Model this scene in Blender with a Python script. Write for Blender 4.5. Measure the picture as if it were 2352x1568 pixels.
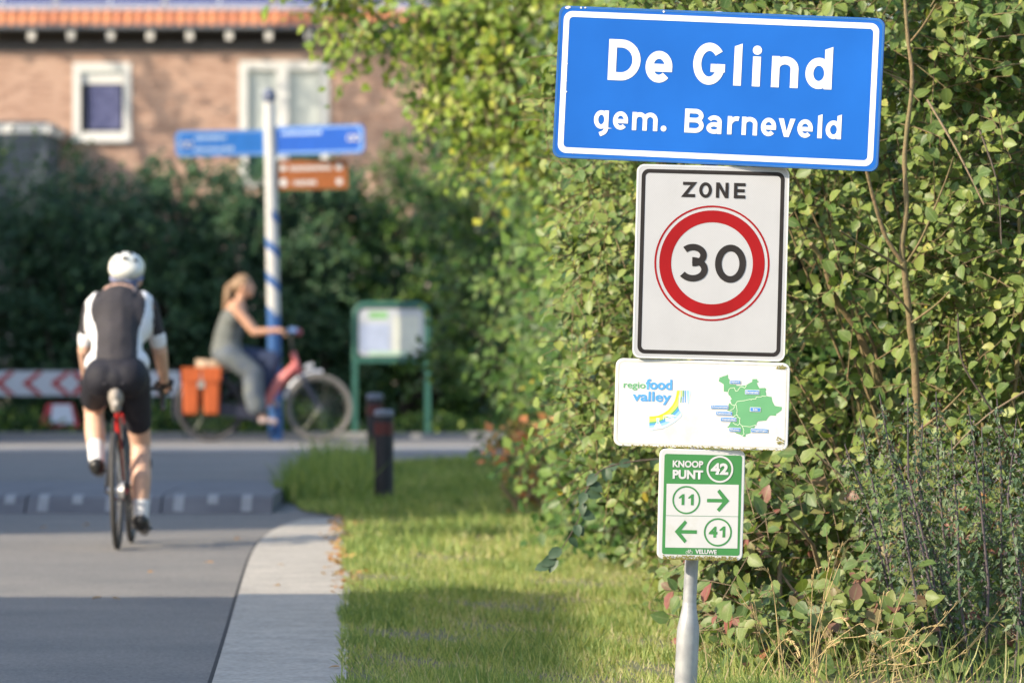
import bpy, bmesh, math, random
import numpy as np
from math import sin, cos, pi, radians, sqrt, atan2
from mathutils import Vector, Matrix, Euler

random.seed(7)
RNG = np.random.default_rng(11)
for o in list(bpy.data.objects):
    bpy.data.objects.remove(o)
SC = bpy.context.scene
C = SC.collection

# ------------------------------------------------------------------ camera
CAM_H = 1.36
FPX = 200 / 36 * 2352            # focal length in photo pixels (2352 wide)
YH = 715.0                       # horizon row
DS = FPX / 660.0                 # distance of the town sign
cd = bpy.data.cameras.new('camera')
cam = bpy.data.objects.new('camera', cd)
C.objects.link(cam)
cd.lens = 200
cd.sensor_width = 36
cd.clip_start = 0.5
cd.clip_end = 3000
cam.location = (0, 0, CAM_H)
cam.rotation_euler = (radians(90) - math.atan((784 - YH) / FPX), 0, 0)
cd.dof.use_dof = True
cd.dof.focus_distance = DS
cd.dof.aperture_fstop = 4.6
SC.camera = cam

# ------------------------------------------------------------------ light
SUN_D = Vector((0.80, 0.45, -0.48)).normalized()
EL = math.asin(-SUN_D.z)
AZ = atan2(-SUN_D.x, -SUN_D.y)
w = bpy.data.worlds.new('World')
SC.world = w
w.use_nodes = True
nt = w.node_tree
bg = nt.nodes['Background']
sky = nt.nodes.new('ShaderNodeTexSky')
sky.sky_type = 'NISHITA'
sky.sun_disc = False
sky.sun_elevation = EL
sky.sun_rotation = AZ % (2 * pi)
sky.air_density = 1.0
sky.dust_density = 1.5
sky.ozone_density = 1.0
nt.links.new(sky.outputs[0], bg.inputs[0])
bg.inputs[1].default_value = 0.15
sl = bpy.data.lights.new('sun', 'SUN')
sl.energy = 3.3
sl.angle = radians(0.5)
sl.color = (1.0, 0.87, 0.68)
so = bpy.data.objects.new('sun', sl)
so.rotation_euler = SUN_D.to_track_quat('-Z', 'Y').to_euler()
so.location = (-30, -10, 30)
C.objects.link(so)
SC.view_settings.view_transform = 'Standard'
SC.view_settings.look = 'None'
SC.view_settings.gamma = 1
SC.view_settings.use_curve_mapping = False
SC.view_settings.exposure = 1.27
SC.render.engine = 'CYCLES'
SC.cycles.use_denoising = True
SC.cycles.max_bounces = 6
SC.cycles.diffuse_bounces = 3
SC.cycles.transmission_bounces = 4
SC.cycles.transparent_max_bounces = 4
SC.cycles.sample_clamp_indirect = 6

# ------------------------------------------------------------------ helpers
def at(px, py, d):
    """world point seen at photo pixel (2352 wide) at distance d"""
    return Vector(((px - 1176) / FPX * d, d, CAM_H + (YH - py) / FPX * d))

def lin(r, g, b):
    f = lambda c: (c / 255 / 12.92) if c / 255 <= 0.04045 else ((c / 255 + 0.055) / 1.055) ** 2.4
    return (f(r), f(g), f(b))

def mat(name, col, rough=0.6, var=0.15, scale=12.0, spec=0.4, metal=0.0, bump=0.0, bscale=60.0, col2=None, trans=0.0, coat=0.0):
    m = bpy.data.materials.new(name)
    m.use_nodes = True
    n, l = m.node_tree.nodes, m.node_tree.links
    b = n['Principled BSDF']
    b.inputs['Roughness'].default_value = rough
    b.inputs['Metallic'].default_value = metal
    b.inputs['Specular IOR Level'].default_value = spec
    if coat:
        b.inputs['Coat Weight'].default_value = coat
    tc = n.new('ShaderNodeTexCoord')
    ns = n.new('ShaderNodeTexNoise')
    ns.inputs['Scale'].default_value = scale
    ns.inputs['Detail'].default_value = 5
    l.new(tc.outputs['Object'], ns.inputs['Vector'])
    rp = n.new('ShaderNodeValToRGB')
    rp.color_ramp.elements[0].position = 0.3
    rp.color_ramp.elements[1].position = 0.7
    c2 = col2 if col2 else tuple(min(1, c * (1 + var)) for c in col)
    c1 = col if col2 else tuple(c * (1 - var) for c in col)
    rp.color_ramp.elements[0].color = (*c1, 1)
    rp.color_ramp.elements[1].color = (*c2, 1)
    l.new(ns.outputs['Fac'], rp.inputs['Fac'])
    l.new(rp.outputs['Color'], b.inputs['Base Color'])
    if bump:
        n2 = n.new('ShaderNodeTexNoise')
        n2.inputs['Scale'].default_value = bscale
        n2.inputs['Detail'].default_value = 4
        l.new(tc.outputs['Object'], n2.inputs['Vector'])
        bp = n.new('ShaderNodeBump')
        bp.inputs['Strength'].default_value = bump
        bp.inputs['Distance'].default_value = 0.01
        l.new(n2.outputs['Fac'], bp.inputs['Height'])
        l.new(bp.outputs['Normal'], b.inputs['Normal'])
    if trans:
        t = n.new('ShaderNodeBsdfTranslucent')
        l.new(rp.outputs['Color'], t.inputs['Color'])
        mx = n.new('ShaderNodeMixShader')
        mx.inputs[0].default_value = trans
        l.new(b.outputs[0], mx.inputs[1])
        l.new(t.outputs[0], mx.inputs[2])
        l.new(mx.outputs[0], n['Material Output'].inputs['Surface'])
    return m

class MB:
    def __init__(s):
        s.v = []
        s.f = []
    def add(s, vs, fs):
        k = len(s.v)
        s.v.extend([tuple(p) for p in vs])
        s.f.extend([tuple(i + k for i in f) for f in fs])
        return s
    def box(s, c, d, rz=0.0, M=None):
        x, y, z = d[0] / 2, d[1] / 2, d[2] / 2
        vs = [Vector((a, b, e)) for e in (-z, z) for b in (-y, y) for a in (-x, x)]
        if rz:
            R = Matrix.Rotation(rz, 3, 'Z')
            vs = [R @ p for p in vs]
        if M is not None:
            vs = [M @ p for p in vs]
        c = Vector(c)
        return s.add([p + c for p in vs], [(0, 2, 3, 1), (4, 5, 7, 6), (0, 1, 5, 4), (2, 6, 7, 3), (0, 4, 6, 2), (1, 3, 7, 5)])
    def tube(s, pts, r, n=8, caps=True):
        pts = [Vector(p) for p in pts]
        rs = r if isinstance(r, (list, tuple)) else [r] * len(pts)
        t0 = (pts[1] - pts[0]).normalized()
        up = Vector((0, 0, 1)) if abs(t0.z) < 0.9 else Vector((0, 1, 0))
        a = t0.cross(up).normalized()
        vs, fs = [], []
        for i, p in enumerate(pts):
            t = (pts[min(i + 1, len(pts) - 1)] - pts[max(i - 1, 0)]).normalized()
            a = (a - t * a.dot(t)).normalized()
            b = t.cross(a)
            for k in range(n):
                th = 2 * pi * k / n
                vs.append(p + (a * cos(th) + b * sin(th)) * rs[i])
        for i in range(len(pts) - 1):
            for k in range(n):
                fs.append((i * n + k, i * n + (k + 1) % n, (i + 1) * n + (k + 1) % n, (i + 1) * n + k))
        if caps:
            q = len(vs)
            vs += vs[:n] + vs[(len(pts) - 1) * n:len(pts) * n]
            fs.append(tuple(range(q + n - 1, q - 1, -1)))
            fs.append(tuple(q + n + k for k in range(n)))
        return s.add(vs, fs)
    def ring(s, c, R, r, axis, n=32, m=8, a0=0.0, a1=2 * pi, flat=1.0):
        """torus (or part of one) about an axis through c"""
        c = Vector(c)
        ax = Vector(axis).normalized()
        u = ax.orthogonal().normalized()
        if abs(ax.z) < 0.5:
            u = Vector((0, 0, 1)).cross(ax).normalized()
        v = ax.cross(u)
        full = abs(a1 - a0 - 2 * pi) < 1e-6
        k = n if full else n + 1
        vs, fs = [], []
        for i in range(k):
            th = a0 + (a1 - a0) * i / n
            d = u * cos(th) + v * sin(th)
            for j in range(m):
                ph = 2 * pi * j / m
                vs.append(c + d * (R + r * cos(ph)) + ax * (r * flat * sin(ph)))
        for i in range(n):
            i2 = (i + 1) % k
            for j in range(m):
                fs.append((i * m + j, i2 * m + j, i2 * m + (j + 1) % m, i * m + (j + 1) % m))
        return s.add(vs, fs)
    def ell(s, c, r, n=14, m=8, M=None):
        c = Vector(c)
        vs, fs = [], []
        for i in range(m + 1):
            ph = pi * i / m
            for k in range(n):
                th = 2 * pi * k / n
                p = Vector((r[0] * sin(ph) * cos(th), r[1] * sin(ph) * sin(th), r[2] * cos(ph)))
                if M is not None:
                    p = M @ p
                vs.append(c + p)
        for i in range(m):
            for k in range(n):
                fs.append((i * n + k, (i + 1) * n + k, (i + 1) * n + (k + 1) % n, i * n + (k + 1) % n))
        return s.add(vs, fs)
    def prism(s, pts, y0, y1):
        """outline in x,z extruded from y0 (front) to y1"""
        n = len(pts)
        vs = [(p[0], y0, p[1]) for p in pts] + [(p[0], y1, p[1]) for p in pts]
        fs = [tuple(range(n)), tuple(range(2 * n - 1, n - 1, -1))]
        for i in range(n):
            j = (i + 1) % n
            fs.append((i, n + i, n + j, j))
        return s.add(vs, fs)

def link(o, parent=None):
    C.objects.link(o)
    if parent is not None:
        o.parent = parent
    return o

def obj(name, mb, m, parent=None, loc=(0, 0, 0), rot=(0, 0, 0), smooth=False, fix=True):
    me = bpy.data.meshes.new(name)
    if isinstance(mb, MB):
        me.from_pydata(mb.v, [], mb.f)
    else:
        me = mb
    if fix and isinstance(mb, MB):
        bm = bmesh.new()
        bm.from_mesh(me)
        bmesh.ops.recalc_face_normals(bm, faces=bm.faces)
        bm.to_mesh(me)
        bm.free()
    if m is not None and len(me.materials) == 0:
        me.materials.append(m)
    if smooth:
        me.polygons.foreach_set('use_smooth', [True] * len(me.polygons))
    o = bpy.data.objects.new(name, me)
    o.location = loc
    o.rotation_euler = rot
    return link(o, parent)

def tag(o, label=None, cat=None, group=None, kind=None):
    if label:
        o['label'] = label
    if cat:
        o['category'] = cat
    if group:
        o['group'] = group
    if kind:
        o['kind'] = kind
    return o

def thing(name, label, cat, loc=(0, 0, 0), rot=(0, 0, 0), group=None):
    o = bpy.data.objects.new(name, None)
    o.empty_display_size = 0.1
    o.location = loc
    o.rotation_euler = rot
    C.objects.link(o)
    return tag(o, label, cat, group)

def copy_tree(o, parent=None):
    c = o.copy()
    C.objects.link(c)
    if parent is not None:
        c.parent = parent
    for ch in list(o.children):
        copy_tree(ch, c)
    return c

def rrect(w, h, r, n=6, cx=0, cz=0):
    pts = []
    for (sx, sz, a0) in ((1, 1, 0), (-1, 1, 90), (-1, -1, 180), (1, -1, 270)):
        for i in range(n + 1):
            a = radians(a0 + 90 * i / n)
            pts.append((cx + sx * (w / 2 - r) + r * cos(a), cz + sz * (h / 2 - r) + r * sin(a)))
    return pts

# ------------------------------------------------------------------ leaf materials
def leaf_mat(name, stops, trans=0.35, rough=0.45, patch=None, edge=0.0, spec=0.35, nscale=1.3, pw=0.35):
    """stops: (position, colour) along the per-leaf 'tint' value"""
    m = bpy.data.materials.new(name)
    m.use_nodes = True
    n, l = m.node_tree.nodes, m.node_tree.links
    b = n['Principled BSDF']
    b.inputs['Roughness'].default_value = rough
    b.inputs['Specular IOR Level'].default_value = spec
    at_ = n.new('ShaderNodeAttribute')
    at_.attribute_name = 'tint'
    rp = n.new('ShaderNodeValToRGB')
    cr = rp.color_ramp
    while len(cr.elements) < len(stops):
        cr.elements.new(0.5)
    for e, (p, c) in zip(cr.elements, stops):
        e.position = p
        e.color = (*c, 1)
    l.new(at_.outputs['Fac'], rp.inputs['Fac'])
    tc = n.new('ShaderNodeTexCoord')
    ns = n.new('ShaderNodeTexNoise')
    ns.inputs['Scale'].default_value = 70
    ns.inputs['Detail'].default_value = 3
    l.new(tc.outputs['Object'], ns.inputs['Vector'])
    hs = n.new('ShaderNodeHueSaturation')
    mr = n.new('ShaderNodeMapRange')
    mr.inputs[3].default_value = 0.75
    mr.inputs[4].default_value = 1.3
    l.new(ns.outputs['Fac'], mr.inputs[0])
    l.new(mr.outputs[0], hs.inputs['Value'])
    l.new(rp.outputs['Color'], hs.inputs['Color'])
    out = hs.outputs['Color']
    if edge:
        ea = n.new('ShaderNodeAttribute')
        ea.attribute_name = 'edge'
        mu = n.new('ShaderNodeMath')
        mu.operation = 'MULTIPLY'
        l.new(ea.outputs['Fac'], mu.inputs[0])
        n3 = n.new('ShaderNodeTexNoise')
        n3.inputs['Scale'].default_value = 25
        l.new(tc.outputs['Object'], n3.inputs['Vector'])
        mr3 = n.new('ShaderNodeMapRange')
        mr3.inputs[1].default_value = 0.5
        mr3.inputs[2].default_value = 0.75
        mr3.inputs[4].default_value = edge
        l.new(n3.outputs['Fac'], mr3.inputs[0])
        l.new(mr3.outputs[0], mu.inputs[1])
        mx0 = n.new('ShaderNodeMixRGB')
        mx0.inputs[2].default_value = (0.30, 0.19, 0.11, 1)
        l.new(mu.outputs[0], mx0.inputs[0])
        l.new(out, mx0.inputs[1])
        out = mx0.outputs[0]
        # paler midrib
        inv = n.new('ShaderNodeMapRange')
        inv.inputs[1].default_value = 0.0
        inv.inputs[2].default_value = 0.16
        inv.inputs[3].default_value = 0.35
        inv.inputs[4].default_value = 0.0
        l.new(ea.outputs['Fac'], inv.inputs[0])
        mx1 = n.new('ShaderNodeMixRGB')
        mx1.inputs[2].default_value = (0.30, 0.36, 0.16, 1)
        l.new(inv.outputs[0], mx1.inputs[0])
        l.new(out, mx1.inputs[1])
        out = mx1.outputs[0]
    l.new(out, b.inputs['Base Color'])
    t = n.new('ShaderNodeBsdfTranslucent')
    g = n.new('ShaderNodeMixRGB')
    g.blend_type = 'MULTIPLY'
    g.inputs[0].default_value = 1
    g.inputs[2].default_value = (1.15, 1.1, 0.5, 1)
    l.new(out, g.inputs[1])
    l.new(g.outputs[0], t.inputs['Color'])
    mx = n.new('ShaderNodeMixShader')
    mx.inputs[0].default_value = trans
    l.new(b.outputs[0], mx.inputs[1])
    l.new(t.outputs[0], mx.inputs[2])
    l.new(mx.outputs[0], n['Material Output'].inputs['Surface'])
    return m

G = lambda r, g, b, k=1.0: (r * k, g * k, b * k)
LM_NEAR = leaf_mat('leaf hazel', [(0, (.03, .08, .024)), (.3, (.085, .155, .036)), (.6, (.19, .26, .06)), (.84, (.31, .36, .09)), (.95, (.36, .34, .075)), (.975, (.52, .40, .03)), (1, (.36, .19, .09))], edge=0.8)
LM_FLANK = leaf_mat('leaf flank', [(0, (.018, .05, .012)), (.4, (.048, .105, .024)), (.8, (.14, .22, .05)), (.95, (.26, .31, .06)), (1, (.42, .3, .04))], trans=.28, spec=.2)
LM_YELLOW = leaf_mat('leaf yellowing', [(0, (.06, .13, .02)), (.35, (.14, .23, .03)), (.7, (.27, .34, .045)), (.92, (.44, .42, .06)), (1, (.45, .25, .08))])
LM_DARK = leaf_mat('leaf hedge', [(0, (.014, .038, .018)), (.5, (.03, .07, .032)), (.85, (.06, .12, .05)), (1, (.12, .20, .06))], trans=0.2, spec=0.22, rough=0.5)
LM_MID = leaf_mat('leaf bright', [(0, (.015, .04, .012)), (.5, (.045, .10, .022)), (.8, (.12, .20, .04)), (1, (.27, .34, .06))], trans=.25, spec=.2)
LM_RED = leaf_mat('leaf bramble', [(0, (.05, .10, .035)), (.45, (.11, .18, .05)), (.72, (.21, .26, .07)), (.80, (.22, .13, .09)), (.93, (.28, .09, .075)), (1, (.38, .2, .07))], edge=0.5)
LM_ORANGE = leaf_mat('leaf orange', [(0, (.10, .16, .04)), (.35, (.3, .25, .07)), (.6, (.5, .2, .08)), (1, (.55, .25, .12))])
LM_NETTLE = leaf_mat('leaf nettle', [(0, (.055, .10, .055)), (.6, (.10, .16, .075)), (.86, (.17, .22, .09)), (.93, (.15, .12, .12)), (1, (.14, .11, .12))], trans=0.25)
LM_GRASS = leaf_mat('grass blades', [(0, (.13, .21, .065)), (.35, (.235, .32, .095)), (.65, (.36, .41, .13)), (.85, (.48, .46, .19)), (1, (.52, .44, .27))], trans=0.4, rough=0.5)
BARK = mat('bark', (.17, .125, .08), 0.85, scale=30, col2=(.30, .22, .13), bump=0.5, bscale=80)
BARK_D = mat('bark dark', (.07, .055, .045), 0.9, scale=30, col2=(.13, .10, .075), bump=0.4)
BARK_TAN = mat('bark tan', (.20, .135, .07), 0.8, scale=18, col2=(.17, .145, .065), bump=0.6, bscale=50)

NEAR_T = (np.array([(0, 0, 0), (0, .33, -.03), (0, .68, -.045), (0, 1, -.13),
                    (.24, .12, .045), (.36, .40, .07), (.24, .74, .0),
                    (-.24, .12, .045), (-.36, .40, .07), (-.24, .74, .0)], float),
          [(0, 4, 1), (1, 4, 5), (1, 5, 2), (2, 5, 6), (2, 6, 3), (0, 1, 7), (1, 8, 7), (1, 2, 8), (2, 9, 8), (2, 3, 9)],
          np.array([0, 0, 0, .4, 1, 1, 1, 1, 1, 1], float))
MID_T = (np.array([(0, 0, 0), (.36, .42, .06), (0, 1, -.06), (-.36, .42, .06)], float), [(0, 1, 2), (0, 2, 3)], np.array([0, 1, .5, 1], float))
NARROW_T = (np.array([(0, 0, 0), (.22, .3, .05), (0, 1, -.12), (-.22, .3, .05)], float), [(0, 1, 2), (0, 2, 3)], np.array([0, 1, .5, 1], float))
BLADE_T = (np.array([(-.5, 0, 0), (.5, 0, 0), (-.38, .55, .05), (.38, .55, .05), (0, 1, .28)], float), [(0, 1, 3), (0, 3, 2), (2, 3, 4)], np.array([0, 0, 0, 0, 1], float))

def leaves_mesh(name, pos, fwd, nrm, size, tint, T, m, wid=None):
    """numpy: one triangle mesh holding every leaf"""
    pos = np.asarray(pos, float).reshape(-1, 3)
    N = len(pos)
    fwd = np.asarray(fwd, float).reshape(-1, 3)
    nrm = np.asarray(nrm, float).reshape(-1, 3)
    size = np.asarray(size, float)
    y = fwd / (np.linalg.norm(fwd, axis=1, keepdims=True) + 1e-9)
    z = nrm - y * (nrm * y).sum(1, keepdims=True)
    z /= (np.linalg.norm(z, axis=1, keepdims=True) + 1e-9)
    x = np.cross(y, z)
    tv, tf, te = T
    k = len(tv)
    wx = size if wid is None else np.asarray(wid, float)
    V = (pos[:, None, :] + x[:, None, :] * (tv[None, :, 0:1] * wx[:, None, None])
         + y[:, None, :] * (tv[None, :, 1:2] * size[:, None, None]) + z[:, None, :] * (tv[None, :, 2:3] * size[:, None, None]))
    F = (np.array(tf)[None] + (np.arange(N) * k)[:, None, None]).reshape(-1, 3)
    me = bpy.data.meshes.new(name)
    nv, nf = N * k, len(F)
    me.vertices.add(nv)
    me.vertices.foreach_set('co', V.reshape(-1).astype(np.float32))
    me.loops.add(nf * 3)
    me.loops.foreach_set('vertex_index', F.reshape(-1).astype(np.int32))
    me.polygons.add(nf)
    me.polygons.foreach_set('loop_start', (np.arange(nf) * 3).astype(np.int32))
    a = me.attributes.new('tint', 'FLOAT', 'POINT')
    a.data.foreach_set('value', np.repeat(np.asarray(tint, float), k).astype(np.float32))
    a = me.attributes.new('edge', 'FLOAT', 'POINT')
    a.data.foreach_set('value', np.tile(te, N).astype(np.float32))
    me.update(calc_edges=True)
    me.materials.append(m)
    return me

def leaves(name, pos, fwd, nrm, size, tint, T, m, parent=None, wid=None):
    o = bpy.data.objects.new(name, leaves_mesh(name, pos, fwd, nrm, size, tint, T, m, wid))
    return link(o, parent)

def unit(v):
    return v / (np.linalg.norm(v) + 1e-9)

def tubes_mesh(segs, n=4):
    mb = MB()
    for pts, r in segs:
        mb.tube(pts, r, n, caps=False)
    return mb

def shrub(name, label, cat, base, lobes, n_tw, leaf, m, T=MID_T, per=8, tw_len=0.35, stems=4, group=None, droop=0.15, face=(-.5, -.8, .35),
          bark=None, singles=0, seed=0, trunk_r=0.03, shell=0.55, tint_pow=1.0, gap=0.0, keep=None, twig_r=0.0025, fork=0.35, clump=0.72):
    """lobes: (centre, radii, weight) in world coordinates. Leaves grow along twigs that start inside the lobes."""
    rg = np.random.default_rng(1000 + seed)
    base = np.array(base, float)
    root = thing(name, label, cat, tuple(base), group=group)
    W = np.array([l[2] for l in lobes], float)
    W /= W.sum()
    P, F, Nn, S, Tn = [], [], [], [], []
    segs = []
    stem_tops = []
    face = np.array(face, float)
    # bare patches: directions in which the lobe is thin
    holes = [unit(rg.normal(size=3)) for _ in range(10)]
    clu = {}
    for k, l in enumerate(lobes):
        nc = max(4, int(n_tw * W[k] / 11))
        cl = []
        for _ in range(nc):
            cdir = unit(rg.normal(size=3))
            cl.append((cdir, 0.80 + 0.28 * rg.random(), rg.random()))
        clu[k] = cl
    for i in range(n_tw):
        li = rg.choice(len(lobes), p=W)
        c, r, _ = lobes[li]
        c = np.array(c)
        r = np.array(r)
        d = unit(rg.normal(size=3))
        rad = shell + (1 - shell) * rg.random() ** 0.6
        ctint = rg.random()
        if rg.random() < clump:
            cdir, crad, ctint = clu[li][rg.integers(len(clu[li]))]
            d = unit(cdir + rg.normal(size=3) * 0.13)
            rad = crad * (0.86 + 0.14 * rg.random())
        bump = 1 + 0.16 * sin(5.1 * d[0] + 3 * li + seed) * cos(4.3 * d[2] + 2 * d[1] + seed * 1.7) + 0.10 * sin(11 * d[2] + 9 * d[1] + seed)
        if gap and any(float(d @ h) > 0.93 for h in holes) and rg.random() < gap:
            continue
        sup = (abs(d[0]) ** 3 + abs(d[1]) ** 3 + abs(d[2]) ** 3) ** (-1 / 3)   # boxy lobes, like a cut hedge gone wild
        p = c + d * (0.55 * sup + 0.45) * r * rad * bump
        if p[2] < 0.04:
            p[2] = 0.04 + 0.3 * rg.random()
        if keep is not None and not keep(p):
            continue
        out = unit((p - c) / r)
        td = unit(out * 0.8 + rg.normal(size=3) * 0.5 + np.array([0, 0, 0.15]))
        L = tw_len * (0.6 + 0.8 * rg.random())
        st = p - td * L * 0.5
        k = max(3, int(per * (0.7 + 0.6 * rg.random())))
        tb = 0.55 * ctint + 0.45 * rg.random()
        pts = []
        for j in range(k):
            t = (j + 0.5) / k
            q = st + td * L * t + np.array([0, 0, -droop * L * t * t])
            if j % 3 == 0 or j == k - 1:
                pts.append(q)
            side = unit(np.cross(td, face + rg.normal(size=3) * 0.25)) * (1 if j % 2 else -1)
            fw = unit(td * 0.45 + side * 0.75 + rg.normal(size=3) * 0.28 + np.array([0, 0, -0.12]))
            nn = unit(face * 0.75 + out * 0.5 + np.array([0, 0, 0.35]) + rg.normal(size=3) * 0.42)
            P.append(q)
            F.append(fw)
            Nn.append(nn)
            S.append(leaf * (0.45 + 0.85 * rg.random()))
            Tn.append(min(1, max(0, (0.55 * tb + 0.45 * rg.random()) ** tint_pow if rg.random() > 0.09 else rg.random())))
        if twig_r and len(pts) > 1:
            segs.append((pts, [twig_r, ] * (len(pts) - 1) + [twig_r * 0.5]))
        if i % max(1, n_tw // (stems * 5)) == 0:
            stem_tops.append(p)
    # stems and limbs from the base to some of the twigs
    for j, p in enumerate(stem_tops):
        b = base + np.array([rg.normal() * 0.10, rg.normal() * 0.10, 0.0])
        mid = b * (1 - fork) + p * fork + np.array([rg.normal() * 0.05, rg.normal() * 0.05, 0.12 * (p[2] - b[2])])
        r0 = trunk_r * (0.5 + 0.5 * rg.random())
        segs.append(([b, mid, (mid + p) / 2 + rg.normal(size=3) * 0.04, p], [r0, r0 * 0.7, r0 * 0.45, r0 * 0.2]))
    P, F, Nn, S, Tn = map(np.array, (P, F, Nn, S, Tn))
    P = P - base
    if singles:
        # the leaves nearest the viewer are objects of their own
        vis = P[:, 1] + base[1] + 0.10 * rg.random(len(P))
        px = (P[:, 0] + base[0]) / (P[:, 1] + base[1]) * FPX + 1176
        py = YH - (P[:, 2] + base[2] - CAM_H) / (P[:, 1] + base[1]) * FPX
        ok = (px > 0) & (px < 2352) & (py > 0) & (py < 1568)
        order = np.argsort(np.where(ok, vis, 1e6))[:singles]
        var = []
        for k in range(16):
            var.append([leaves_mesh('leaf', [(0, 0, 0)], [(0, 1, 0)], [(0, 0, 1)], [1.0], [tt], T, m) for tt in (np.linspace(0.02, 0.98, 24))] if k == 0 else None)
        var = var[0]
        for i in order:
            y = Vector(F[i]).normalized()
            z = Vector(Nn[i])
            z = (z - y * z.dot(y)).normalized()
            x = y.cross(z)
            s = S[i]
            M = Matrix(((x.x, y.x, z.x), (x.y, y.y, z.y), (x.z, y.z, z.z)))
            o = bpy.data.objects.new('leaf', var[min(23, int(Tn[i] * 24))])
            o.location = P[i]
            o.rotation_euler = M.to_euler()
            o.scale = (s, s, s)
            link(o, root)
        keepm = np.ones(len(P), bool)
        keepm[order] = False
        P, F, Nn, S, Tn = P[keepm], F[keepm], Nn[keepm], S[keepm], Tn[keepm]
    fo = leaves('foliage', P, F, Nn, S, Tn, T, m, root)
    fo['kind'] = 'stuff'
    mb = tubes_mesh([([q - base for q in pts], r) for pts, r in segs])
    bo = obj('branches', mb, bark or BARK, root, smooth=True, fix=False)
    bo['kind'] = 'stuff'
    return root

# ------------------------------------------------------------------ ground, road, verge
M_SOIL = mat('soil', (.16, .125, .08), 0.95, scale=3, col2=(.12, .14, .06), bump=0.6, bscale=12)
M_ASPH = mat('asphalt', (.175, .167, .157), 0.85, scale=1.1, col2=(.225, .21, .19), bump=0.8, bscale=160)
M_CONC = mat('concrete', (.33, .305, .265), 0.85, scale=3.5, col2=(.43, .395, .34), bump=0.3, bscale=150)
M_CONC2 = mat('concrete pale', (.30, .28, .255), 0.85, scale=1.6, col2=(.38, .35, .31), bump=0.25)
M_KERB = mat('kerb stone', (.19, .19, .19), 0.85, scale=3, col2=(.27, .265, .255), bump=0.3)
M_WHITE_RD = mat('white thermoplastic', (.24, .24, .245), 0.7, scale=9, col2=(.34, .34, .33))
M_RAMP = mat('ramp concrete', (.11, .11, .12), 0.8, scale=2.5, col2=(.17, .168, .175), bump=0.3)
M_DARK = mat('joint', (.03, .03, .03), 0.9)

def sheet(name, pts, z, m, thick=0.0):
    mb = MB()
    n = len(pts)
    if thick:
        vs = [(p[0], p[1], z) for p in pts] + [(p[0], p[1], z - thick) for p in pts]
        fs = [tuple(range(n)), tuple(range(2 * n - 1, n - 1, -1))] + [(i, (i + 1) % n, n + (i + 1) % n, n + i) for i in range(n)]
        mb.add(vs, fs)
    else:
        mb.add([(p[0], p[1], z) for p in pts], [tuple(range(n))])
    o = obj(name, mb, m)
    return tag(o, kind='structure')

g = sheet('ground', [(-900, -300), (900, -300), (900, 1800), (-900, 1800)], -0.03, M_SOIL)

def smooth_curve(pts, n=6):
    out = []
    for i in range(len(pts) - 1):
        p0 = pts[max(i - 1, 0)]
        p1, p2 = pts[i], pts[i + 1]
        p3 = pts[min(i + 2, len(pts) - 1)]
        for k in range(n):
            t = k / n
            f = lambda a, b, c, d: 0.5 * (2 * b + (c - a) * t + (2 * a - 5 * b + 4 * c - d) * t * t + (3 * b - a - 3 * c + d) * t ** 3)
            out.append(tuple(f(p0[q], p1[q], p2[q], p3[q]) for q in range(len(p1))))
    out.append(pts[-1])
    return out

STRIP_L = smooth_curve([(-.82, 12), (-.98, 17), (-1.10, 20.8), (-1.205, 24), (-1.31, 27.1), (-1.45, 31.5), (-1.49, 34), (-1.46, 35.5), (-1.37, 36.9)])
STRIP_R = smooth_curve([(-.42, 12), (-.52, 17), (-.604, 20.8), (-.69, 24), (-.775, 27.1), (-.90, 31.5), (-.975, 34), (-1.01, 35.5), (-1.06, 36.9)])
VERGE_L = [(-1.15, 37.6), (-1.42, 38.6), (-1.60, 40.8), (-1.72, 44), (-1.74, 46.8), (-1.58, 49.6), (-1.08, 51.2), (-.1, 51.7), (4.5, 52.2)]

sheet('road', [(-8, 2), (3.0, 2), (3.0, 44), (40, 44), (40, 58.4), (-40, 58.4), (-40, 44), (-8, 44)], 0.0, M_ASPH)
# cast concrete strip, in bays with open joints
ks = bpy.data.objects.new('kerb_strip', None)
C.objects.link(ks)
ks['kind'] = 'structure'
nL = len(STRIP_L)
cuts = [0, 12, 20, 30, nL - 1]
for a, b in zip(cuts[:-1], cuts[1:]):
    L = [(p[0] + 0.006, p[1] + (0.006 if i == a else 0)) for i, p in enumerate(STRIP_L[a:b + 1], a)]
    Rr = [(p[0], p[1] + (0.006 if i == a else 0)) for i, p in enumerate(STRIP_R[a:b + 1], a)]
    pts = L + Rr[::-1]
    n = len(pts)
    mb = MB().add([(p[0], p[1], 0.016) for p in pts] + [(p[0], p[1], -0.02) for p in pts],
                  [tuple(range(n)), tuple(range(2 * n - 1, n - 1, -1))] + [(i, (i + 1) % n, n + (i + 1) % n, n + i) for i in range(n)])
    obj('slab', mb, M_CONC, ks)
mb = MB()
vs = [(p[0] - 0.014, p[1], 0.003) for p in STRIP_L] + [(p[0] + 0.004, p[1], 0.003) for p in STRIP_L]
n = len(STRIP_L)
mb.add(vs, [(i, i + 1, n + i + 1, n + i) for i in range(n - 1)])
obj('joint', mb, M_DARK, ks)
verge_pts = [(p[0] + 0.0, p[1]) for p in STRIP_R] + VERGE_L + [(4.5, 12)]
sheet('verge', verge_pts, 0.010, M_SOIL)
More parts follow.
